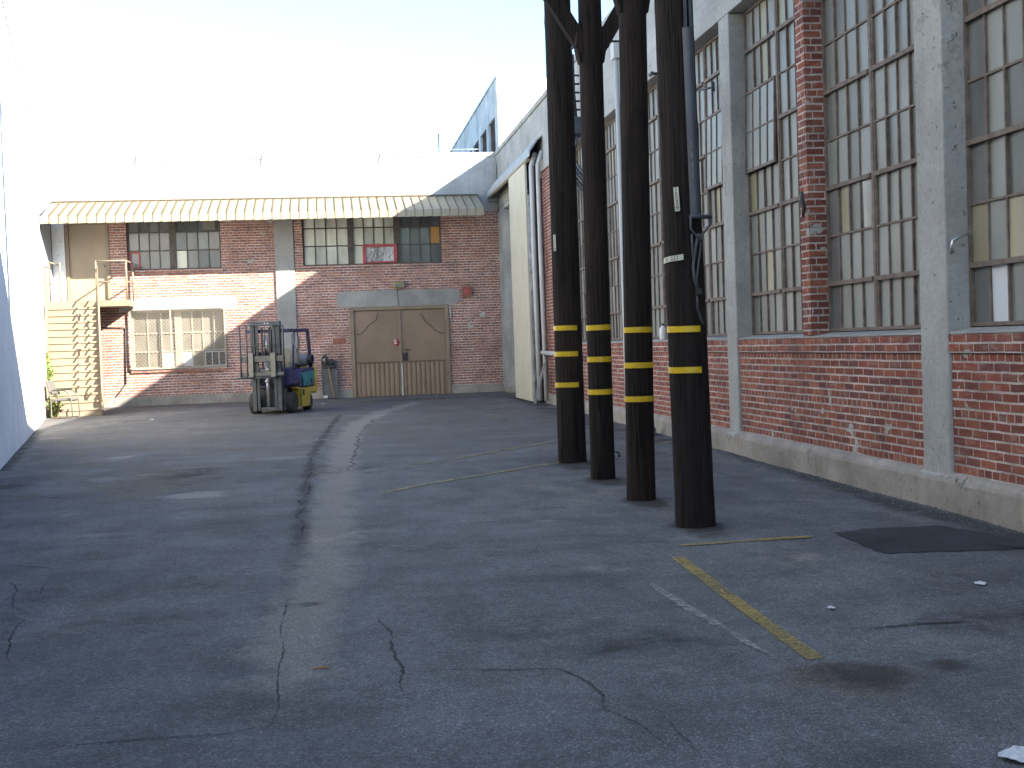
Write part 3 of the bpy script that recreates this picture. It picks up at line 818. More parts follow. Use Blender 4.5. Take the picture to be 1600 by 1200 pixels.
o = mb.build('red_border', M['red_tape'], w); o.location = off
w, off = far_window(U2, [(-.66,.62,4,'pane_whitewash_reflect',{}),(.70,1.90,4,'pane_whitewash_reflect',{}),(1.99,3.18,4,'pane_dark',{(1,3):'pane_orange'})], [4.38,4.87], M['steel_dark'])
mb = MB()
mb.box(.98,1.93,FY+.03,FY+.085,4.32,4.40); mb.box(.98,1.07,FY+.03,FY+.085,3.88,4.32); mb.box(1.84,1.93,FY+.03,FY+.085,3.88,4.32); mb.box(1.07,1.84,FY+.05,FY+.085,3.88,3.92)
o = mb.build('red_border', M['red_tape'], w); o.location = off
mb = MB(); k = 10; v = []
for j in range(k+1):
    for i in range(2*k+1): v.append((1.06+.79*i/(2*k), FY+.075+random.gauss(0, .009), 3.91+.42*j/k))
mb.add(v, [(j*(2*k+1)+i, j*(2*k+1)+i+1, (j+1)*(2*k+1)+i+1, (j+1)*(2*k+1)+i) for j in range(k) for i in range(2*k)])
o = mb.build('plastic_sheet', M['plastic_sheet'], w); o.location = off
w, off = far_window(L1, [(-5.32,-4.15,3,'pane_beige',{(0,2):'pane_whitewash_reflect'}),(-4.05,-2.85,4,'pane_beige',{(0,0):'pane_white',(0,3):'pane_dark'})], [1.62,2.12], M['muntin_cream'], .02, .2)
def guard():
    mb = MB(); x0, x1, z0, z1 = -5.34, -2.84, 1.16, 2.78; y = FY-.075
    for a, b in (((x0,y,z0),(x1,y,z0)),((x0,y,z1),(x1,y,z1)),((x0,y,z0),(x0,y,z1)),((x1,y,z0),(x1,y,z1)),((-4.27,y,z0),(-4.27,y,z1))): mb.bar(a, b, .032)
    for xx in (x0, x1):
        for zz in (z0+.1, z1-.1): mb.bar((xx, y, zz), (xx, FY-.002, zz), .03)
    s = .10; n = int((x1-x0+z1-z0)/s)
    for i in range(1, n):
        t = i*s
        for sg in (1, -1):
            # lines x + sg*z = const, clipped to the frame
            pts = []
            for zz in (z0, z1):
                xx = (x0+t-(zz-z0)) if sg == 1 else (x0+t-(z1-zz))
                pts.append((xx, zz))
            (xa, za), (xb, zb) = pts
            def clip(xa, za, xb, zb):
                out = []
                for (p, q), (r_, s_) in (((xa, za), (xb, zb)), ((xb, zb), (xa, za))):
                    if p < x0: k = (x0-p)/(r_-p); p, q = x0, q+(s_-q)*k
                    elif p > x1: k = (x1-p)/(r_-p); p, q = x1, q+(s_-q)*k
                    out.append((p, q))
                return out
            (xa, za), (xb, zb) = clip(xa, za, xb, zb)
            if math.hypot(xa-xb, za-zb) > .03: mb.bar((xa, y+.002*sg, za), (xb, y+.002*sg, zb), .005)
    return mb
g = fpart(guard(), 'window_guard', M['muntin_cream'])
# double doors
mb = MB(); mb.box(.545,.66,FY-.06,FY+.12,.12,2.655); mb.box(3.19,3.305,FY-.06,FY+.12,.12,2.655); mb.box(.66,3.19,FY-.06,FY+.12,2.56,2.655)
fpart(mb, 'door_frame', M['door_frame'], .008)
def leaf(x0, x1, side):
    mb = MB(); mb.box(x0, x1, FY+.0, FY+.05, .18, 2.55)
    n = 9; z0, z1 = .17, 1.08
    poly = []
    for i in range(n):
        w = (x1-x0-.06)/n; a = x0+.03+w*i
        poly += [(a, FY-.004), (a+.25*w, FY-.026), (a+.65*w, FY-.026), (a+.9*w, FY-.004)]
    poly += [(x1-.03, FY-.003), (x1-.03, FY-.001), (x0+.03, FY-.001)]
    mb.prism(poly, 'z', z0, z1)
    o = fpart(mb, 'door_leaf', M['door_tan'])
    mb = MB(); mb.box(x0+.02, x1-.02, FY-.030, FY-.002, 1.085, 1.125)
    px = [(590,489),(588,500),(576,508),(571,515),(564,522),(556,523)] if side == 0 else [(657,489),(664,502),(674,509),(680,516),(688,520),(697,520)]
    pts = [YP(x, y, FY-.008) for x, y in px]
    mb.build('trim', M['trim_dark'], o)
    MB().tube(pts, .012, 6).build('scalloped_trim', M['trim_dark'], o)
    return o
ll = leaf(.665, 1.915, 0); lr = leaf(1.945, 3.185, 1)
mb = MB(); mb.box(1.90, 1.955, FY-.035, FY-.001, .16, 2.55); fpart(mb, 'astragal', M['door_frame'])
mb = MB(); mb.box(1.93, 1.965, FY-.05, FY-.036, .15, 1.05); fpart(mb, 'door_bolt', M['white_pipe'])
mb = MB(); mb.box(1.97, 2.12, FY-.03, FY-.002, 1.12, 1.36); mb.box(2.02, 2.20, FY-.045, FY-.028, 1.42, 1.45); mb.lathe([(0,0),(.03,0),(.03,.02),(0,.025)], 12, 0, Matrix.Translation((2.06, FY-.03, 1.19)) @ Matrix.Rotation(PI/2, 4, 'X')); mb.lathe([(0,0),(.03,0),(.03,.02),(0,.025)], 12, 0, Matrix.Translation((2.06, FY-.03, 1.29)) @ Matrix.Rotation(PI/2, 4, 'X'))
fpart(mb, 'door_handle', M['iron'])
c = YP(619, 535, FY-.006); mb = MB(); RX = Matrix.Translation(c) @ Matrix.Rotation(PI/2, 4, 'X')
mb.lathe([(0,0),(.095,0),(.095,.003),(0,.004)], 24, 0, RX)
mb.lathe([(0,.005),(.035,.005),(0,.0055)], 16, 1, Matrix.Translation((-.02,0,.045)) @ RX); mb.prism([(c[0]-.06,c[2]-.0),(c[0]+.02,c[2]),(c[0]+.0,c[2]-.045),(c[0]-.04,c[2]-.045)], 'y', c[1]-.009, c[1]-.005, 1)
fpart(mb, 'door_sticker', [M['red_tape'], M['white_red']])
# upper door and the return wall beside it
mb = MB(); mb.box(-6.92,-6.84,FY-.03,FY+.14,3.02,5.16); mb.box(-5.88,-5.80,FY-.03,FY+.14,3.02,5.16); mb.box(-6.84,-5.88,FY-.03,FY+.14,5.09,5.16)
fpart(mb, 'door_frame', M['stair_paint'], .006)
mb = MB(); mb.box(-6.84,-5.88,FY+.04,FY+.09,3.02,5.09); o = fpart(mb, 'upper_door', M['upper_door'])
mb2 = MB(); mb2.lathe([(0,0),(.035,0),(.03,.05),(0,.06)], 12, 0, Matrix.Translation((-5.97, FY+.04, 3.98)) @ Matrix.Rotation(PI/2, 4, 'X')); mb2.build('handle', M['bright_steel'], o)
mb = MB(); mb.box(X0, -7.28, 31.35, FY-.06, 0, 5.2); fpart(mb, 'return_wall', M['shaded_wall'])
mb = MB(); mb.box(-7.27, -6.95, FY-.014, FY-.002, 3.0, 5.2); fpart(mb, 'wall_panel', M['stucco'])
mb = MB()
for p in ([(158,512),(196,512),(197,600)], ): mb.tube([YP(x, y, FY-.03) for x, y in p], .016, 6)
mb.tube([YP(x, y, FY-.03) for x, y in ((197,600),(188,612),(180,622),(178,632))], .014, 6)
fpart(mb, 'wall_conduit', M['iron'])
mb = MB(); mb.tube([YP(621,452,FY-.02), YP(622,470,FY-.02), YP(625,484,FY-.02)], .010, 6); fpart(mb, 'lamp_wire', M['iron'])
mb = MB(); a = YP(703,480,FY-.03); b = YP(705,500,FY-.03); mb.tube([a, b], .02, 6); mb.tube([a+np.array([-.06,0,.02]), a+np.array([.08,0,.02])], .012, 6); fpart(mb, 'wall_bracket', M['white_pipe'])

# awning of lapped metal pans
def awning():
    mb = MB(); xa, xb = -7.22, 4.24; n = 49; w = (xb-xa)/n
    yt, zt, yb, zb = FY-.03, 5.68, 32.92, 5.16
    for i in range(n):
        a = xa+w*i; b = a+w
        d = .018*(i % 2)
        P = [(a, yt, zt+.0), (b, yt, zt+.02), (b, yb, zb+.02), (a, yb, zb)]
        mb.quad(*P)
        mb.quad((a, yb, zb), (b, yb, zb+.02), (b, yb-.012, zb-.17-d*.3), (a, yb-.012, zb-.185))
        mb.quad((b, yt, zt+.02), (b, yt, zt), (b, yb, zb), (b, yb, zb+.02), 1)
        # raised lock seam
        mb.bar((b-.008, yt, zt+.028), (b-.008, yb-.003, zb+.03), .018, .03, 1)
        mb.bar((b-.008, yb-.006, zb+.03), (b-.008, yb-.016, zb-.165), .013, .013, 1)
    # underside, ends
    mb.quad((xa, yb+.02, zb-.03), (xb, yb+.02, zb-.03), (xb, yt, zt-.035), (xa, yt, zt-.035))
    for x in (xa, xb): mb.add([(x, yt, zt), (x, yb, zb), (x, yb, zb-.18), (x, yb+.02, zb-.18), (x, yt, zt-.2)], [(0,1,2,3,4)])
    mb.bar((xa, yt-.01, zt+.035), (xb, yt-.01, zt+.035), .03, .03, 1)
    return mb
aw = fpart(awning(), 'awning', [M['cream_metal'], M['cream_seam']])
for x in np.linspace(-6.6, 3.9, 8): fpart(MB().bar((x, FY-.01, 5.25), (x, 33.0, 5.10), .03, .03), 'awning_bracket', M['cream_seam'])
# thin line on stand-offs along the top of the parapet
mb = MB(); zl = 6.98; xs = (-4.95, -1.62, 1.60)
for x in xs: mb.tube([(x, FY-.03, 6.6), (x, FY-.06, 6.63), (x, FY-.06, zl+.02)], .011, 6)
mb.tube([(x, FY-.05, zl) for x in np.linspace(-5.3, 4.3, 30)], .007, 5)
fpart(mb, 'parapet_conduit', M['galv'])

# ------------------------------------------------------------------ small fittings on that building: things of their own
def wall_lamp():
    r = thing('wall_lamp', 'small tan box floodlight on the brick above the double doors', 'lamp', (1.94, FY, 3.16))
    mb = MB(); mb.prism([(-.17,.0),(-.20,.02),(-.20,.12),(-.05,.19),(-.003,.19),(-.003,.0)], 'x', -.15, .14); mb.build('housing', M['lamp_tan'], r, .006)
    mb = MB(); mb.box(-.12, .11, -.207, -.202, .03, .11); mb.build('lens', M['pane_dark'], r)
wall_lamp()
def alarm():
    r = thing('alarm_box', 'rusty red alarm bell box right of the concrete door lintel', 'alarm box', (3.84, FY, 2.88))
    mb = MB(); mb.box(-.14, .13, -.13, -.003, 0, .27); mb.build('housing', M['alarm'], r, .012)
    mb = MB(); mb.lathe([(0,0),(.075,0),(.075,.008),(.06,.014),(0,.016)], 20, 0, Matrix.Translation((0,-.131,.13)) @ Matrix.Rotation(PI/2, 4, 'X')); mb.build('grille', M['red_tape'], r)
alarm()
def air_con():
    r = thing('air_conditioner', 'window air conditioner behind the lower right corner of the mesh window guard', 'air conditioner', (-3.12, FY+.05, 1.2))
    mb = MB(); mb.box(-.27, .27, -.06, .12, .02, .36); mb.build('housing', M['steel_dark'], r, .008)
    mb = MB()
    for x in (-.27, -.09, .09, .265): mb.box(x-.012, x+.012, -.08, -.062, .0, .38)
    for z in (.0, .37): mb.box(-.28, .28, -.081, -.061, z-.012, z+.012)
    mb.build('grille', M['white_pipe'], r)
air_con()
def antenna():
    p = YP(686, 236, FY+3); r = thing('antenna', 'thin antenna mast standing on the flat roof behind the white parapet', 'antenna', (p[0], FY+3, 6.6))
    mb = MB(); mb.tube([(0,0,0),(0,0,1.35)], .018, 6); mb.build('mast', M['iron'], r)
    mb = MB(); mb.box(-.12,.12,-.12,.12,0,.04); mb.build('base_plate', M['iron'], r)
antenna()

# raised storey beyond the corner
def upper_block():
    r = thing('rooftop_block', 'white rooftop storey with peeling blue grey side wall and dark windows beyond the corner', 'building', (10, 40, 6.5))
    x0, x1, y0, y1, z0, z1 = 4.9, 16, 34.62, 48, 6.45, 9.0
    holes = [(a, a+1.45, 6.95, 8.02) for a in (35.05, 37.0, 38.95, 40.9, 42.85)]
    mb = wall_grid(y0, y1, z0, z1, holes, 0, .15)
    mb.v = [(x0+v[1], v[0], v[2]) for v in mb.v]; mb.f = [f[::-1] for f in mb.f]
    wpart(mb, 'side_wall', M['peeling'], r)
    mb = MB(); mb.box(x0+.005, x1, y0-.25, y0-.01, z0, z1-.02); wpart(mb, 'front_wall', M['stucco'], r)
    mb = MB(); mb.box(x0+.155, x1, y0, y1, z0, z1-.1); wpart(mb, 'roof', M['roofing'], r)
    mb = MB(); mb.bar((x0+.02, y0-.26, z1+.02), (x0+.02, y1, z1+.02), .1, .05); wpart(mb, 'coping', M['peeling'], r)
    for a, b, c, d in holes:
        w = bpy.data.objects.new('window', None); COL.objects.link(w); w.parent = r
        w.location = Vector((x0+.1, (a+b)/2, c))-Vector(r.location); off = -Vector((x0+.1, (a+b)/2, c))
        fr = MB(); n = 5
        for i in range(n+1): y = a+(b-a)*i/n; fr.box(x0+.07, x0+.11, y-.012, y+.012, c+.02, d-.02)
        for z in (c+.012, (c+d)/2, d-.012): fr.box(x0+.065, x0+.113, a+.003, b-.003, z-.012, z+.012)
        fr.build('frame', M['steel_dark'], w).location = off
        pn = MB(); pn.quad((x0+.1, b, c), (x0+.1, a, c), (x0+.1, a, d), (x0+.1, b, d)); pn.build('pane', M['pane_bluegrey'], w).location = off
upper_block()

# ------------------------------------------------------------------ white wall on the left
def left_wall():
    d = Vector((-.1755, 1, 0)).normalized()
    def P(Y): return Vector((-4.32-.1755*(Y-16.74), Y, 0))
    a = P(-2.); b = P(31.0); ang = math.atan2(b.y-a.y, b.x-a.x); L = (b-a).length
    r = thing('boundary_wall', 'tall white stuccoed wall running along the left edge of the yard', 'wall', (a.x, a.y, 0), ang)
    # local x runs along the wall, +y is away from the yard
    top = [(0,9.2),(16.0,8.1),(24.0,7.4),(31.1,6.72),(L,6.1)]
    mb = MB(); poly = [(0,-.3)]+[(x, z) for x, z in top]+[(L,-.3)]
    mb.prism([(p[0], p[1]) for p in poly], 'y', .0, .32)
    mb.build('wall_face', M['stucco'], r)
    mb = MB()
    for (xa, za), (xb, zb) in zip(top[:-1], top[1:]): mb.bar((xa, .16, za+.03), (xb, .16, zb+.03), .40, .06)
    mb.build('coping', M['stucco'], r)
left_wall()

# ------------------------------------------------------------------ utility poles
def text_mesh(s, size):
    cu = bpy.data.curves.new('txt', 'FONT'); cu.body = s; cu.size = size; cu.align_x = 'CENTER'; cu.align_y = 'CENTER'; cu.extrude = .0006
    o = bpy.data.objects.new('txt', cu); COL.objects.link(o)
    bpy.context.view_layer.update()
    me = bpy.data.meshes.new_from_object(o.evaluated_get(bpy.context.evaluated_depsgraph_get()))
    vs = [v.co.copy() for v in me.vertices]; fs = [list(p.vertices) for p in me.polygons]
    bpy.data.objects.remove(o); bpy.data.curves.remove(cu); bpy.data.meshes.remove(me)
    return vs, fs
GR = 'timber utility poles in a row beside the warehouse'
def arc_band(mb, R, z, h, a0, a1, th=.003, mi=0, tilt=0.):
    n = 28; v = []
    for i in range(n+1):
        a = a0+(a1-a0)*i/n; dz = tilt*(i/n-.5)
        for rr, zz in ((R, z-h/2), (R+th, z-h/2), (R+th, z+h/2), (R, z+h/2)):
            v.append((rr*math.cos(a), rr*math.sin(a), zz+dz))
    f = []
    for i in range(n):
        for k in range(4): k2 = (k+1) % 4; f.append((i*4+k, (i+1)*4+k, (i+1)*4+k2, i*4+k2))
    f += [(0,1,2,3), (n*4+3, n*4+2, n*4+1, n*4)]
    mb.add(v, f, mi, False)
def utility_pole(x, y, r0, r1, bands, label, lean=0., right_cut=39, bh=.047, brace=0, arm=True):
    g = float(gz(x, y)); root = thing('utility_pole', label, 'utility pole', (x, y, g), 0, GR)
    H = 12.; mb = MB(); n = 40; prof = []; k = 130
    ridge = [random.uniform(-1, 1) for _ in range(n)]; knots = [(random.random()*6.28, random.uniform(.4, 6)) for _ in range(7)]
    ph = random.random()*6
    vs = []
    def rad(z): return r0+(r1-r0)*z/H
    for j in range(k+1):
        z = -.3+(H+.3)*j/k
        for i in range(n):
            a = 2*PI*i/n; R = rad(z)*(1+.012*math.sin(3*a+ph+z*.7)+.008*math.sin(7*a+ph*2-z)+.010*ridge[i]*(.6+.4*math.sin(z*.9+i))+.005*random.uniform(-1, 1)+sum(.045*math.exp(-((z-kz)/.05)**2-((math.sin((a-ka)/2))/.10)**2) for ka, kz in knots))+(.012*max(0, .3-z) if z > 0 else .004)
            vs.append((R*math.cos(a)+lean*z, R*math.sin(a), z))
    mb.add(vs, [(j*n+i, j*n+(i+1) % n, (j+1)*n+(i+1) % n, (j+1)*n+i) for j in range(k) for i in range(n)], 0, True)
    mb.add([(rad(H)*math.cos(2*PI*i/n)+lean*H, rad(H)*math.sin(2*PI*i/n), H) for i in range(n)], [list(range(n))])
    mb.build('shaft', M['pole'], root)
    cam = math.atan2(-y, -x)
    for zb in bands:
        z = zb-g; mb = MB()
        a1 = cam+math.radians(right_cut+random.uniform(-2, 2)); a0 = cam-math.radians(105)
        arc_band(mb, rad(z)*1.022+.002, z, bh, a0, a1, tilt=random.uniform(-.004, .004))
        o = mb.build('reflective_band', M['band_yellow'], root); o.location.x = lean*z
    if brace:
        zc = brace; cx = lean*zc
        for s in (-1, 1):
            mb = MB()
            mb.bar((cx+s*(r0*.55), -r0*.25, zc-.10), (cx+s*.74, -r0*.25, zc+.98), .15, .105, 0, up=(0,1,0))
            mb.build('brace', M['pole'], root)
        mb = MB()
        mb.prism([(cx-r0*1.0,zc-.24),(cx-r0*1.28,zc-.10),(cx-r0*1.35,zc+.04),(cx-r0*.9,zc+.14),(cx+r0*.9,zc+.14),(cx+r0*1.5,zc+.05),(cx+r0*1.5,zc-.07),(cx+r0*1.2,zc-.10),(cx+r0*1.0,zc-.24)], 'y', -r0*.55, r0*.55)
        mb.build('gusset', M['pole'], root, .015)
        MB().tube([(cx+r0*1.3, -.02, zc-.01), (cx+r0*2.5, -.02, zc-.01)], .011, 6).build('bolt', M['iron'], root)
        MB().tube([(cx-r0*1.25, -r0*.6, zc+.06), (cx-r0*1.35, -r0*.62, zc-.06), (cx-r0*1.75, -r0*.62, zc-.11)], .011, 6).build('bolt', M['iron'], root)
    if arm:
        for z in (5.75, 10.6): MB().box(-1.1+lean*z, 1.1+lean*z, -r0-.13, -r0*.8, z, z+.14).build('crossarm', M['pole'], root)
    return root, rad, cam
def cyl_point(rad, ang, z, off=0.): return Vector(((rad+off)*math.cos(ang), (rad+off)*math.sin(ang), z))
p1, rad1, c1 = utility_pole(2.785, 14.3, .168, .140, (1.655, 1.35, .985), 'farthest of the dark timber utility poles beside the warehouse, nearest the end building', 0., 39, .058)
p2, rad2, c2 = utility_pole(2.735, 12.42, .126, .110, (1.625, 1.30, .965), 'slim dark utility pole with braces, second of the row counting from the end building', .004, 80, .055, brace=4.50)
p3, rad3, c3 = utility_pole(2.705, 10.72, .128, .112, (1.575, 1.26, .96), 'slim dark utility pole next to the nearest one, a white bottle showing on its right', .014, 80, .05, brace=4.56)
p4, rad4, c4 = utility_pole(2.725, 9.12, .152, .128, (1.555, 1.245), 'nearest and thickest-looking utility pole, carrying a grey riser, hanging cables and number tags', -.0125, 39, .047)

def pole_tag(root, rad, cam, z, chars, deg, h, w, lean=0., tilt=0.):
    """a small number plate nailed to the pole"""
    ang = cam+math.radians(deg); R = rad(z)*1.02+.006
    Mx = Matrix.Translation((R*math.cos(ang), R*math.sin(ang), z)) @ Matrix.Rotation(ang+PI/2, 4, 'Z') @ Matrix.Rotation(PI/2, 4, 'X') @ Matrix.Rotation(tilt, 4, 'Z')
    mb = MB(); mb.box(-w/2, w/2, -h/2, h/2, -.006, 0, 0, Mx)
    for zz in (h/2-.008, -h/2+.008): mb.lathe([(0,.001),(.004,.001),(0,.003)], 8, 1, Mx @ Matrix.Translation((0, zz, 0)))
    o = mb.build('number_plate', [M['tag_metal'], M['iron']], root)
    L = MB(); n = len(chars)
    for i, ch in enumerate(chars):
        vs, fs = text_mesh(ch, w*1.02)
        L.add(vs, fs, 0, False, Mx @ Matrix.Translation((0, h/2-h*(i+.75)/(n+.5), .0016)))
    L.build('lettering', M['black'], o)
    o.location.x = lean*z
pole_tag(p4, rad4, c4, 2.53-.04, '160090M', -14, .18, .038, -.0125, .05)
pole_tag(p1, rad1, c1, 2.66-.07, '16008', -46, .19, .036)
def band_tag():
    R = rad4(2.05)*1.02+.003; z = 2.085-.04; a0 = c4-math.radians(84); a1 = c4+math.radians(-2)
    mb = MB(); arc_band(mb, R, z, .042, a0, a1, .003, 0, .018)
    o = mb.build('number_plate', M['tag_metal'], p4); o.location.x = -.0125*z
    L = MB(); s = 'IL 222'
    for i, ch in enumerate(s):
        if ch == ' ': continue
        t = .26+.54*i/5; a = a0+(a1-a0)*t
        vs, fs = text_mesh(ch, .036)
        Mx = Matrix.Translation(((R+.004)*math.cos(a), (R+.004)*math.sin(a), z+.018*(t-.5))) @ Matrix.Rotation(a+PI/2, 4, 'Z') @ Matrix.Rotation(PI/2, 4, 'X') @ Matrix.Rotation(.12, 4, 'Z')
        L.add(vs, fs, 0, False, Mx)
    L.build('lettering', M['black'], o)
band_tag()
def riser():
    # cable guard up the right front of the nearest pole
    a = c4+math.radians(36)
    def at(z, off, da=0.): return cyl_point(rad4(z), a+da, z-.04, off)+Vector((-.0125*z, 0, 0))
    mb = MB(); n = 10
    zs = [2.40, 2.7, 3.2, 3.6, 3.80]
    v = []; rr = .043
    for z in zs:
        c = at(z, .012)
        for i in range(n):
            t = a-PI/2+PI*i/(n-1)
            v.append(c+Vector((rr*math.cos(t), rr*math.sin(t), 0)))
    mb.add(v, [(j*n+i, j*n+i+1, (j+1)*n+i+1, (j+1)*n+i) for j in range(len(zs)-1) for i in range(n-1)], 0, True)
    # slotted top strap
    c = at(3.80, .03); c2 = at(4.02, .03)
    sd = Vector((-math.sin(a), math.cos(a), 0))
    for s in (-1, 1): mb.bar(c+sd*s*.026-Vector((0,0,.03)), c2+sd*s*.022, .014, .02)
    mb.bar(c2-sd*.034, c2+sd*.034, .022, .03)
    mb.build('cable_guard', M['riser'], p4)
    mb = MB(); mb.tube([at(4.05, .02), at(5.6, .02)], .018, 8); mb.build('cable', M['cable'], p4)
    mb = MB(); c = at(2.39, .05, .1); mb.tube([c-sd*.09, c+sd*.10], .017, 10)
    mb.tube([c-sd*.085, at(2.30, .06)-sd*.08, at(2.22, .06)-sd*.01, at(2.2, .06)], .008, 6); mb.tube([c+sd*.095, at(2.32, .07)+sd*.085, at(2.26, .06)+sd*.03, at(2.2, .06)], .008, 6)
    mb.build('stirrup', M['riser'], p4)
    for off, r_, w in ((0., .012, (-.0, -.03, -.06, -.055, -.02)), (.02, .008, (.02, .015, -.015, -.035, -.02)), (-.05, .008, (-.06, -.06, -.055, -.055, -.035))):
        mb = MB(); pts = [at(z, .045)+sd*k for z, k in zip((2.26, 2.16, 2.02, 1.92, 1.84), w)]
        mb.tube(pts, r_, 7); mb.build('cable', M['cable'], p4)
    mb = MB(); mb.box(-.02, .02, -.02, .02, -.02, .02, 0, Matrix.Translation(at(1.83, .04)-sd*.02)); mb.tube([at(1.82, .03)-sd*.02, at(1.7, .02)-sd*.02, at(1.62, .03), at(1.585, .05)+sd*.01], .013, 7)
    mb.build('cable_end', M['cable_dark'], p4)
    mb = MB()
    for i in range(4):
        z = 2.95-i*.075; c = at(z, .06)-sd*.038; mb.bar(c, c-Vector((0,0,.055)), .016, .004)
    mb.build('sticker', M['pane_beige'], p4)
riser()
mb = MB(); mb.tube([(.13, -.05, .28), (.165, -.06, .26), (.17, -.06, .22)], .012, 6); mb.build('hook', M['iron'], p2)

# service cables behind the poles, on the warehouse wall
def service_cables():
    y = 22.75; r = thing('service_cables', 'bundle of dark looping cables hanging from a bracket on the warehouse wall behind the poles', 'cables', (4.75, y, 5.3))
    mb = MB(); mb.box(-.16, .05, -.30, .22, .02, .36); 
    mb.build('weather_hood', M['riser'], r, .03)
    for k in range(5):
        mb = MB(); o = -.25+.11*k
        pts = [(-.05, o, .02), (-.12, o+.03, -.22), (-.10-.02*k, o+.16-.05*k, -.42), (-.06, o-.10, -.62-.05*k), (-.02, o-.28, -.72-.06*k), (.08, o-.34, -.74-.06*k)]
        mb.tube(pts, .026, 7); mb.build('cable', M['cable_dark' if k % 2 else 'cable'], r)
    mb = MB(); mb.tube([(-.02, .05, .36), (-.05, .05, .9), (-.04, .10, 1.6)], .03, 7); mb.build('cable', M['cable_dark'], r)
    mb = MB()
    for k in range(5): mb.tube([(.06, .06, .55+.16*k), (-.12, .05, .55+.16*k)], .02, 6); mb.lathe([(.0,-.03),(.04,-.03),(.05,0),(.04,.03),(0,.03)], 8, 0, Matrix.Translation((-.12, .05, .55+.16*k)))
    mb.build('insulator_rack', M['iron'], r)
service_cables()

# ------------------------------------------------------------------ staircase
def staircase():
    s = Vector((-.1727, .985, 0)); base = Vector((-6.01, 30.05, .145))
    ang = math.atan2(s.y, s.x)-PI/2
    r = thing('staircase', 'cream painted steel staircase with landing climbing to the upper door', 'staircase', base, ang)
    W = .60; N_ = 16; rise = (3.0-.145)/N_; run = 3.15/(N_-1)
    mb = MB()
    for i in range(N_-1):
        y = i*run; z = (i+1)*rise
        mb.box(-W, W, y-.025, y+run, z-.045, z)
        mb.box(-W, W, y+.005, y+.02, z-rise, z-.046)
    mb.box(-W, W, (N_-1)*run+.005, (N_-1)*run+.02, 3.0-.145-rise, 3.0-.145-.02)
    mb.build('treads', M['stair_paint'], r)
    L = Vector((0, (N_-1)*run, (N_-1)*rise))
    for sx in (-1, 1):
        mb = MB(); mb.bar((sx*(W+.025), -.12, .0+rise*.2), (sx*(W+.025), L.y, L.z+rise*.55), .05, .26); mb.build('stringer', M['stair_paint'], r)
    for sx in (-1, 1):
        mb = MB(); x = sx*(W+.025); pz = .95
        for t in (0, .36, .7, 1.):
            p = L*t; mb.tube([(x, p.y+.02, p.z+.1), (x, p.y+.02, p.z+pz+.12)], .022, 8)
        for h in (pz+.12, .62): mb.tube([(x, .02, h), (x, L.y+.02, L.z+h)], .022, 8)
        mb.build('handrail', M['stair_paint'], r)
    inv = Matrix.Rotation(-ang, 4, 'Z') @ Matrix.Translation(-base)
    mb = MB(); mb.box(-7.16, -5.16, 33.18, FY-.07, 2.84, 2.995, 0, inv); mb.build('landing', M['stair_paint'], r)
    mb = MB()
    pts = [(-5.96,33.22),(-5.20,33.22),(-5.20,34.3)]
    for x, y in pts+[(-5.58, 33.22)][:0]: mb.tube([inv @ Vector((x, y, 2.99)), inv @ Vector((x, y, 4.04))], .024, 8)
    for h in (4.02, 3.48): mb.tube([inv @ Vector((x, y, h)) for x, y in pts], .022, 8)
    mb.build('landing_rail', M['stair_paint'], r); mb = MB()
    mb.tube([inv @ Vector((-7.12, 33.22, 2.99)), inv @ Vector((-7.12, 33.22, 4.02)), inv @ Vector((-6.86, 33.24, 4.02)), inv @ Vector((-6.86, 33.24, 3.0))], .022, 8)
    mb.tube([inv @ Vector((-7.12, 33.22, 3.46)), inv @ Vector((-6.86, 33.24, 3.46))], .02, 8)
    mb.tube([inv @ Vector((-7.12, 33.22, 4.02)), inv @ Vector((-7.12, 34.3, 4.02))], .02, 8)
    mb.build('landing_rail', M['stair_paint'], r)
staircase()

# ------------------------------------------------------------------ chair by the stairs
def chair():
    p = GP(103, 653); r = thing('armchair', 'dark upholstered armchair on a bent tube frame in front of the staircase', 'chair', (p[0], 29.55, float(gz(p[0], 29.55))+.0), math.radians(-6))
    # faces +X
    for s in (-1, 1):
        y = s*.26; mb = MB()
        pts = [(-.24, y, .62), (-.22, y, .45), (-.22, y, .06), (-.19, y, .018), (.22, y, .018), (.25, y, .06), (.24, y, .44), (.20, y, .55), (.12, y, .63), (.02, y, .655), (-.20, y, .65)]
        mb.tube(pts, .015, 8); mb.build('side_frame', M['chair_frame'], r)
        mb = MB(); mb.box(-.16, .10, y-.022, y+.022, .652, .676); mb.build('armrest', M['black'], r, .008)
    mb = MB(); mb.tube([(-.19, -.26, .018), (-.19, .26, .018)], .013, 8); mb.tube([(.20,-.26,.40),(.20,.26,.40)], .013, 8); mb.build('crossbar', M['chair_frame'], r)
    mb = MB(); mb.box(-.22, .25, -.235, .235, .40, .465); mb.build('seat', M['chair_cloth'], r, .03, seg=3)
    Mx = Matrix.Translation((-.235, 0, .52)) @ Matrix.Rotation(-.24, 4, 'Y')
    mb = MB(); mb.box(-.03, .03, -.225, .225, .04, .37, 0, Mx); mb.build('backrest', M['chair_cloth'], r, .028, seg=3)
    mb = MB()
    for s in (-1, 1): mb.tube([(-.22, s*.2, .40), (-.25, s*.2, .55), (-.285, s*.2, .70)], .012, 6)
    mb.build('back_support', M['chair_frame'], r)
chair()

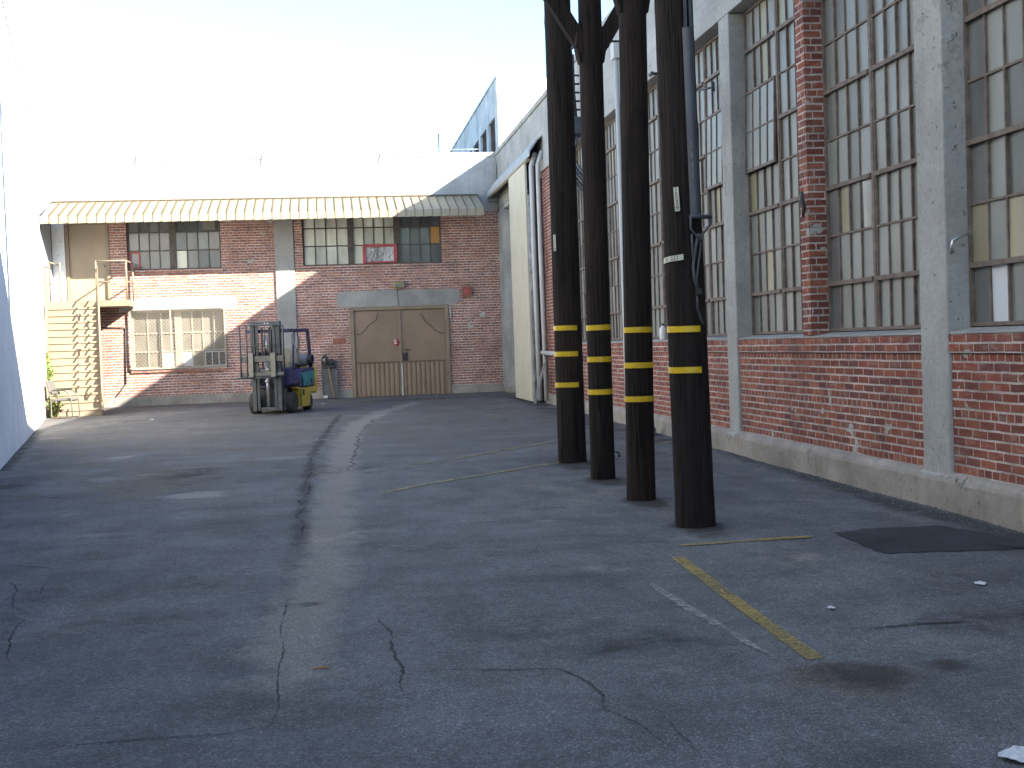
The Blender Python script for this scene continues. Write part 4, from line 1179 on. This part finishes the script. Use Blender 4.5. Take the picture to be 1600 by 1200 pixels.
# ------------------------------------------------------------------ climbing plant between the wall end and the stairs
def plant(x, y, h, w, n, label, group=None):
    r = thing('climbing_plant', label, 'plant', (x, y, .13), 0, group)
    mb = MB(); lf = MB()
    stems = []
    for k in range(5):
        pts = [Vector((random.uniform(-.5, .5)*w, random.uniform(-.3, .3)*w, 0))]
        for i in range(6): pts.append(pts[-1]+Vector((random.gauss(0, .05), random.gauss(0, .05), h/6.3*random.uniform(.7, 1.1))))
        stems.append(pts); mb.tube(pts, [.014-.0018*i for i in range(7)], 6)
    mb.build('stem', M['bark_stem'], r)
    for k in range(n):
        pts = random.choice(stems); i = random.randrange(6); c = pts[i].lerp(pts[i+1], random.random())+Vector((random.gauss(0, w*.45), random.gauss(0, w*.45), random.gauss(0, .06)))
        if c.z < .03: continue
        s = random.uniform(.028, .06); Mx = Matrix.Translation(c) @ Matrix.Rotation(random.random()*6.3, 4, 'Z') @ Matrix.Rotation(random.uniform(.3, 1.7), 4, 'X') @ Matrix.Rotation(random.random()*6.3, 4, 'Z')
        lf.t = random.random()
        lf.add([(0,-s,0),(s*.62,-s*.1,.006),(0,s*1.1,-.006),(-s*.62,-s*.1,.006)], [(0,1,2,3)], 0, False, Mx)
    lf.build('foliage', M['leaf'], r)
plant(-6.80, 30.75, 1.75, .10, 900, 'green climbing plant in the gap between the white wall and the stairs')
plant(-6.45, 29.95, .62, .09, 160, 'low yellow green sprig growing behind the armchair')

# ------------------------------------------------------------------ forklift
def forklift():
    X, Y = -1.30, 27.75
    r = thing('forklift', 'yellow, indigo and teal forklift parked with raised forks before the end building', 'forklift', (X, Y, float(gz(X, Y))+.002), math.radians(-16))
    # local: -Y is the fork end, +X the side seen at its right
    def wheel(x, y, R, w):
        Mx = Matrix.Translation((x, y, R)) @ Matrix.Rotation(PI/2, 4, 'Y')
        mb = MB(); mb.lathe([(R*.55,-w/2),(R*.9,-w/2),(R*.985,-w*.42),(R,-w*.25),(R,w*.25),(R*.985,w*.42),(R*.9,w/2),(R*.55,w/2)], 32, 0, Mx)
        for k in range(22):
            a = 2*PI*k/22
            mb.box(R*.985, R*1.02, -.017, .017, -w*.45, w*.45, 0, Mx @ Matrix.Rotation(a, 4, 'Z'))
        o = mb.build('wheel', M['rubber'], r)
        mb = MB(); mb.lathe([(0,-w*.36),(R*.22,-w*.40),(R*.3,-w*.33),(R*.55,-w*.44),(R*.57,w*.44),(R*.3,w*.33),(R*.22,w*.40),(0,w*.36)], 24, 0, Mx)
        mb.build('rim', M['yellow_enamel'], o)
    for s in (-1, 1):
        wheel(s*.405, .0, .228, .19); wheel(s*.38, 1.25, .185, .17)
    # chassis
    mb = MB()
    mb.prism([(.34,.10),(1.00,.10),(1.02,.30),(1.10,.40),(1.40,.41),(1.46,.46),(1.46,.53),(.40,.53),(.12,.56),(.05,.55),(.24,.48),(.32,.36)], 'x', .36, .53)
    mb.prism([(.34,.10),(1.00,.10),(1.02,.30),(1.10,.40),(1.40,.41),(1.46,.46),(1.46,.53),(.40,.53),(.12,.56),(.05,.55),(.24,.48),(.32,.36)], 'x', -.53, -.36)
    mb.build('chassis', M['yellow_enamel'], r, .015)
    MB().box(-.33, .33, -.05, 1.4, .16, .55).build('axle_housing', M['mast_dark'], r)
    mb = MB(); mb.box(.525, .537, .46, .58, .36, .50); mb.box(.525, .537, .30, .34, .12, .5); mb.build('step', M['black'], r)
    mb = MB(); mb.prism([(1.42,.40),(1.58,.36),(1.64,.45),(1.66,.93),(1.60,1.0),(1.52,1.0),(1.47,.66),(1.42,.60)], 'x', -.53, .53); mb.build('counterweight', M['yellow_enamel'], r, .05, seg=3)
    mb = MB(); mb.prism([(.36,.54),(.36,.72),(.46,.95),(1.44,.97),(1.46,.54)], 'x', -.52, .52); mb.box(-.5,.5,-.12,.34,.63,.70); mb.prism([(-.14,.62),(-.14,.98),(-.02,1.02),(.05,.95),(.08,.62)], 'x', -.46, .46)
    mb.build('hood', M['guard_blue'], r, .02)
    mb = MB(); mb.prism([(.56,.57),(.54,.70),(.42,.82),(.44,.87),(.70,.875),(1.0,.90),(1.26,.90),(1.34,.87),(1.33,.76),(1.24,.64),(1.20,.57)], 'x', .521, .545); mb.build('side_cover', M['teal'], r, .008)
    MB().box(.546,.552,.70,.82,.60,.63).build('vent', M['black'], r); MB().box(.546,.552,1.06,1.16,.62,.72).build('vent', M['black'], r)
    # overhead guard
    mb = MB()
    for s in (-1, 1):
        x = s*.45
        mb.tube([(x, .06, .95), (x, .12, 1.35), (x, .26, 1.81)], .030, 8); mb.bar((x, 1.42, .95), (x, 1.25, 1.82), .06, .075)
        mb.bar((x, -.22, 1.825), (x, 1.28, 1.845), .06, .06)
    for y in (-.20, 1.25): mb.bar((-.45, y, 1.83), (.45, y, 1.83), .06, .055)
    for k in range(6): y = .02+.22*k; mb.bar((-.42, y, 1.84), (.42, y, 1.84), .028, .04)
    mb.build('overhead_guard', M['guard_blue'], r, .006)
    mb = MB(); mb.prism([(.10,1.50),(.17,1.52),(.19,1.76),(.12,1.74)], 'x', .42, .50); o = mb.build('headlight', M['tank'], r, .01)
    mb = MB(); mb.tube([(.49,.30,1.80),(.52,.36,1.6),(.51,.38,1.42),(.49,.30,1.36),(.48,.22,1.45)], .010, 6); mb.build('hose', M['black'], r)
    mb = MB(); mb.box(.47,.50,1.16,1.23,1.42,1.70); mb.build('tail_light', M['black'], r, .006)
    # seat, wheel, tank
    mb = MB(); mb.prism([(.45,.97),(.45,1.08),(.82,1.10),(.86,.97)], 'x', -.24, .30); mb.prism([(.62,1.05),(.70,1.36),(.76,1.42),(.86,1.42),(.90,1.34),(.86,1.02)], 'x', -.22, .36)
    mb.build('seat', M['seat_tan'], r, .05, seg=3)
    mb = MB(); c = Vector((0, .36, 1.20)); Rm = Matrix.Translation(c) @ Matrix.Rotation(.6, 4, 'X')
    mb.tube([Rm @ Vector((.17*math.cos(t), .17*math.sin(t), 0)) for t in np.linspace(0, 2*PI, 24, endpoint=False)], .016, 6, closed=True); mb.bar(Rm @ Vector((-.16,0,0)), Rm @ Vector((.16,0,0)), .03, .015); mb.tube([Rm @ Vector((0,0,0)), (0, .18, .92)], .025, 8)
    mb.build('steering_wheel', M['black'], r)
    mb = MB(); mb.box(.24,.34,.18,.26,.95,1.12); mb.tube([(.30,.28,1.0),(.32,.34,1.28)], .012, 6); mb.tube([(.36,.28,1.0),(.39,.36,1.26)], .012, 6); mb.lathe([(0,-.02),(.022,0),(0,.02)], 8, 0, Matrix.Translation((.32,.34,1.29))); mb.build('control_levers', M['seat_tan'], r)
    mb = MB(); Mx = Matrix.Translation((0, 1.30, 1.15)) @ Matrix.Rotation(PI/2, 4, 'Y')
    mb.lathe([(0,-.46),(.08,-.455),(.14,-.42),(.155,-.36),(.155,.36),(.14,.42),(.08,.455),(0,.46)], 24, 0, Mx); o = mb.build('gas_tank', M['tank'], r)
    mb = MB()
    for z in (-.22, .22): mb.lathe([(.156,-.02),(.162,-.02),(.162,.02),(.156,.02)], 24, 0, Mx @ Matrix.Translation((0,0,z)))
    mb.lathe([(.10,.455),(.125,.45),(.125,.53),(.10,.53),(.10,.455)], 20, 0, Mx); mb.box(-.18,.18,1.2,1.4,.975,1.0)
    mb.build('strap', M['black'], o)
    # mast
    y0 = -.42
    for s in (-1, 1):
        mb = MB(); x = s*.285
        mb.box(x-.045, x+.045, y0, y0+.03, .07, 2.0); mb.box(x+s*.02, x+s*.045, y0+.03, y0+.13, .07, 2.0); mb.box(x-.045, x+.045, y0+.13, y0+.15, .07, 2.0)
        mb.build('mast_rail', M['mast'], r, .004)
        mb = MB(); x2 = s*.195; mb.box(x2-.03, x2+.03, y0+.01, y0+.04, .10, 2.01); mb.box(x2+s*.008, x2+s*.03, y0+.04, y0+.12, .10, 2.01)
        mb.build('mast_rail', M['mast'], r, .004)
        mb = MB(); x3 = s*.24; mb.box(x3-.014, x3+.014, y0+.05, y0+.1, .09, 1.98); mb.build('mast_rail', M['mast_dark'], r)
    for a in ((-.335, .335, y0+.03, y0+.12, 1.93, 2.035), (-.31, .31, y0+.152, y0+.17, 1.26, 1.36), (-.31, .31, y0+.035, y0+.128, .072, .15), (-.31, .31, y0+.152, y0+.17, .66, .76)):
        MB().box(*a).build('mast_crosshead', M['mast'], r, .008)
    mb = MB()
    for x in (-.28, -.21, .0, .07, .21, .28): mb.lathe([(0,0),(.018,0),(.018,.012),(0,.014)], 10, 0, Matrix.Translation((x, y0+.029, 1.985)) @ Matrix.Rotation(PI/2, 4, 'X'))
    mb.lathe([(0,0),(.04,0),(.04,.015),(0,.018)], 14, 0, Matrix.Translation((0, y0+.02, .72)) @ Matrix.Rotation(PI/2, 4, 'X'))
    mb.build('pin', M['bright_steel'], r)
    mb = MB(); mb.tube([(0, y0+.09, .12), (0, y0+.09, 1.25)], .045, 12); mb.tube([(0,y0+.09,1.25),(0,y0+.09,1.72)], .024, 10); mb.build('lift_cylinder', M['bright_steel'], r)
    mb = MB()
    for x in (-.09, .08): mb.box(x-.018, x+.018, y0+.05, y0+.075, .85, 1.9)
    mb.tube([(.12, y0+.06, 1.9), (.13, y0+.03, 1.6), (.12, y0+.05, 1.1)], .015, 6); mb.tube([(-.03, y0+.05, 1.72),(-.02, y0-.0, 1.5),(.02, y0+.04, 1.2)], .016, 6)
    mb.build('lift_chain', M['mast_dark'], r)
    # carriage, backrest, forks
    yc = y0-.075
    mb = MB(); mb.box(-.54, .42, yc, yc+.05, 1.15, 1.28); mb.box(-.54, .42, yc, yc+.05, .82, .92); mb.box(-.24, -.16, yc+.05, yc+.10, .82, 1.28); mb.box(.12, .20, yc+.05, yc+.10, .82, 1.28); mb.box(-.12,.10,yc+.01,yc+.05,.925,.98)
    mb.build('carriage', M['carriage'], r, .006)
    mb = MB(); z1 = 1.955
    mb.tube([(.44, yc-.01, .82), (.44, yc-.01, z1-.05), (.41, yc-.01, z1), (-.36, yc-.01, z1)], .019, 8)
    for x, zz in ((-.54, 1.93), (-.39, 1.93)): mb.tube([(x, yc-.01, .82), (x, yc-.01, zz)], .018, 8)
    for x in (-.26, -.13, .02, .16, .29): mb.tube([(x, yc-.005, 1.28), (x, yc-.005, z1)], .011, 6)
    mb.tube([(-.54, yc-.01, 1.50), (.44, yc-.01, 1.50)], .008, 6); mb.tube([(-.54, yc-.01, .84), (.44, yc-.01, .84)], .014, 6)
    mb.build('load_backrest', M['mast'], r)
    for x in (-.30, .20):
        mb = MB(); mb.prism([(yc-.002,1.34),(yc-.05,1.34),(yc-.052,.865),(yc-.09,.822),(yc-1.05,.836),(yc-1.07,.828),(yc-1.05,.808),(yc-.06,.78),(yc-.01,.79),(yc-.002,.83)], 'x', x-.055, x+.055)
        mb.build('fork', M['fork'], r, .006)
forklift()

# ------------------------------------------------------------------ upturned flat trolley by the wall
def trolley():
    r = thing('flat_trolley', 'grey flat trolley stood on end against the brick wall, black wheels at its top', 'trolley', (-.06, 34.12, float(gz(-.06, 34.1))+.0), math.radians(2))
    Mx = Matrix.Rotation(-.10, 4, 'X')
    mb = MB(); mb.box(-.215, .215, -.03, .0, .01, 1.05, 0, Mx); mb.box(-.215, -.19, -.06, -.031, .01, 1.05, 0, Mx); mb.box(.19, .215, -.06, -.031, .01, 1.05, 0, Mx)
    mb.build('deck', M['grey_sheet'], r, .006)
    for x, z, R, sw in ((-.12, 1.06, .135, .5), (.07, 1.0, .085, -.2)):
        My = Mx @ Matrix.Translation((x, -.13, z)) @ Matrix.Rotation(sw, 4, 'Z') @ Matrix.Rotation(PI/2, 4, 'Y')
        mb = MB(); mb.lathe([(R*.3,-.03),(R*.9,-.035),(R,-.02),(R,.02),(R*.9,.035),(R*.3,.03)], 24, 0, My); o = mb.build('wheel', M['rubber'], r)
        mb = MB(); mb.lathe([(0,-.036),(R*.3,-.034),(R*.34,.034),(0,.036)], 16, 0, My); mb.build('rim', M['bright_steel'], o)
    mb = MB(); mb.box(-.16, .18, -.10, -.03, .84, .97, 0, Mx); mb.build('axle_bracket', M['mast_dark'], r, .01)
    mb = MB(); mb.bar(Mx @ Vector((-.03, -.085, .86)), Mx @ Vector((.10, -.075, .02)), .05, .025); mb.build('handle', M['wood_orange'], r, .006)
    mb = MB(); mb.box(-.20, -.08, -.075, -.032, .015, .09, 0, Mx); mb.build('foot_plate', M['white_pipe'], r)
trolley()

# ------------------------------------------------------------------ loose things
def plank():
    a = G3(836, 633); r = thing('plank', 'grey board leaning against the pipes by the sliding door', 'plank', a)
    b = Vector((4.66, 26.75, 1.05))-Vector(a)
    mb = MB(); mb.bar((0, 0, .03), b, .15, .03, up=(1, 0, 0)); mb.build('board', M['plank'], r)
    mb = MB(); mb.bar(Vector((0, 0, .03))+b*.08+Vector((-.02, 0, .0)), b*.95+Vector((-.02, 0, .0)), .03, .02, up=(1, 0, 0)); mb.build('batten', M['plank'], r)
plank()
def bottle():
    p = (4.90, 17.78, 1.474); r = thing('plastic_bottle', 'white plastic bottle standing on the window sill between two poles', 'bottle', p)
    mb = MB(); mb.lathe([(0,0),(.048,0),(.052,.01),(.052,.15),(.046,.175),(.022,.20),(.018,.215)], 20); mb.build('body', M['bottle'], r)
    mb = MB(); mb.lathe([(.021,.213),(.021,.24),(0,.242)], 14); mb.build('cap', M['black'], r)
bottle()
def stone():
    p = (4.56, 17.55, float(gz(4.56, 17.55))); r = MB(); v = []; n, k = 12, 7
    for j in range(k):
        t = PI/2*j/(k-1)
        for i in range(n):
            a = 2*PI*i/n; q = 1+.18*math.sin(2*a+1)+.1*random.uniform(-1, 1)
            v.append((.12*q*math.cos(t)*math.cos(a), .17*q*math.cos(t)*math.sin(a), .17*math.sin(t)*q-.01))
    r.add(v, [(j*n+i, j*n+(i+1) % n, (j+1)*n+(i+1) % n, (j+1)*n+i) for j in range(k-1) for i in range(n)], 0, True)
    tag(r.build('rock', M['rock'], loc=p), 'grey rock lying against the warehouse plinth between the two nearest poles', 'rock')
stone()
def scrap(px, py, w, h, label, name='paper_scrap'):
    c = G3(px, py, .006); mb = MB(); v = []; n = 7
    for j in range(n):
        for i in range(n):
            u, t = i/(n-1)-.5, j/(n-1)-.5
            q = 1-.35*abs(u*t)*4
            v.append((w*u*q+.1*w*t, h*t*q, .004+abs(.25*w*max(0, random.gauss(.22, .18)))*(1-abs(u))))
    mb.add(v, [(j*n+i, j*n+i+1, (j+1)*n+i+1, (j+1)*n+i) for j in range(n-1) for i in range(n-1)], 0, False)
    tag(mb.build(name, M['paper'], loc=c), label, 'litter', 'scraps of paper on the asphalt')
scrap(1594, 1186, .16, .14, 'largest white paper scrap, at the near right corner of the asphalt')
scrap(1532, 915, .07, .09, 'small white scrap right of the oil stain, below the fresh asphalt patch')
scrap(1299, 951, .05, .05, 'tiny white scrap right of the yellow line in the middle of the bay')
scrap(237, 657, .10, .2, 'pale scrap near the edge of the sunlight, left of the forklift')
scrap(681, 619, .09, .2, 'pale scrap on the asphalt in front of the double doors')
scrap(505, 632, .12, .25, 'pale scrap lying at the foot of the upturned trolley')
c = G3(501, 1043, .008); mb = MB(); mb.tube([(-.035, 0, 0), (.0, .004, .004), (.037, -.003, .002)], .005, 6); tag(mb.build('twig', M['wood_orange'], loc=c), 'short brown twig lying on the dusty strip of asphalt', 'twig')

# ------------------------------------------------------------------ sun, sky, camera
SUN = Vector((1., -.73, .64)).normalized()
el = math.asin(SUN.z); rot = math.atan2(SUN.x, SUN.y)
W = bpy.data.worlds.new('World'); SC.world = W; W.use_nodes = True
nt = W.node_tree; sky = nt.nodes.new('ShaderNodeTexSky'); sky.sky_type = 'NISHITA'; sky.sun_disc = False
sky.sun_elevation = el; sky.sun_rotation = rot; sky.air_density = 1.2; sky.dust_density = .5; sky.ozone_density = 3.5
bg = nt.nodes['Background']; nt.links.new(sky.outputs[0], bg.inputs[0]); bg.inputs[1].default_value = .09
L = bpy.data.lights.new('sun', 'SUN'); L.energy = 5.; L.angle = math.radians(.53); L.color = (1., .93, .80)
lo = bpy.data.objects.new('sun', L); COL.objects.link(lo); lo.rotation_euler = (-SUN).to_track_quat('-Z', 'Y').to_euler(); lo.location = (30, -20, 30)
cam = bpy.data.cameras.new('camera'); co = bpy.data.objects.new('camera', cam); COL.objects.link(co)
cam.sensor_width = 36; cam.lens = F/1600*36; cam.clip_end = 2000; cam.clip_start = .05
Mc = Matrix((( *[CR[i] for i in range(1)], CU[0], -CW[0], CAM[0]), (CR[1], CU[1], -CW[1], CAM[1]), (CR[2], CU[2], -CW[2], CAM[2]), (0, 0, 0, 1)))
co.matrix_world = Mc
SC.camera = co
SC.view_settings.view_transform = 'Standard'; SC.view_settings.look = 'None'; SC.view_settings.exposure = 2.45; SC.view_settings.gamma = 1
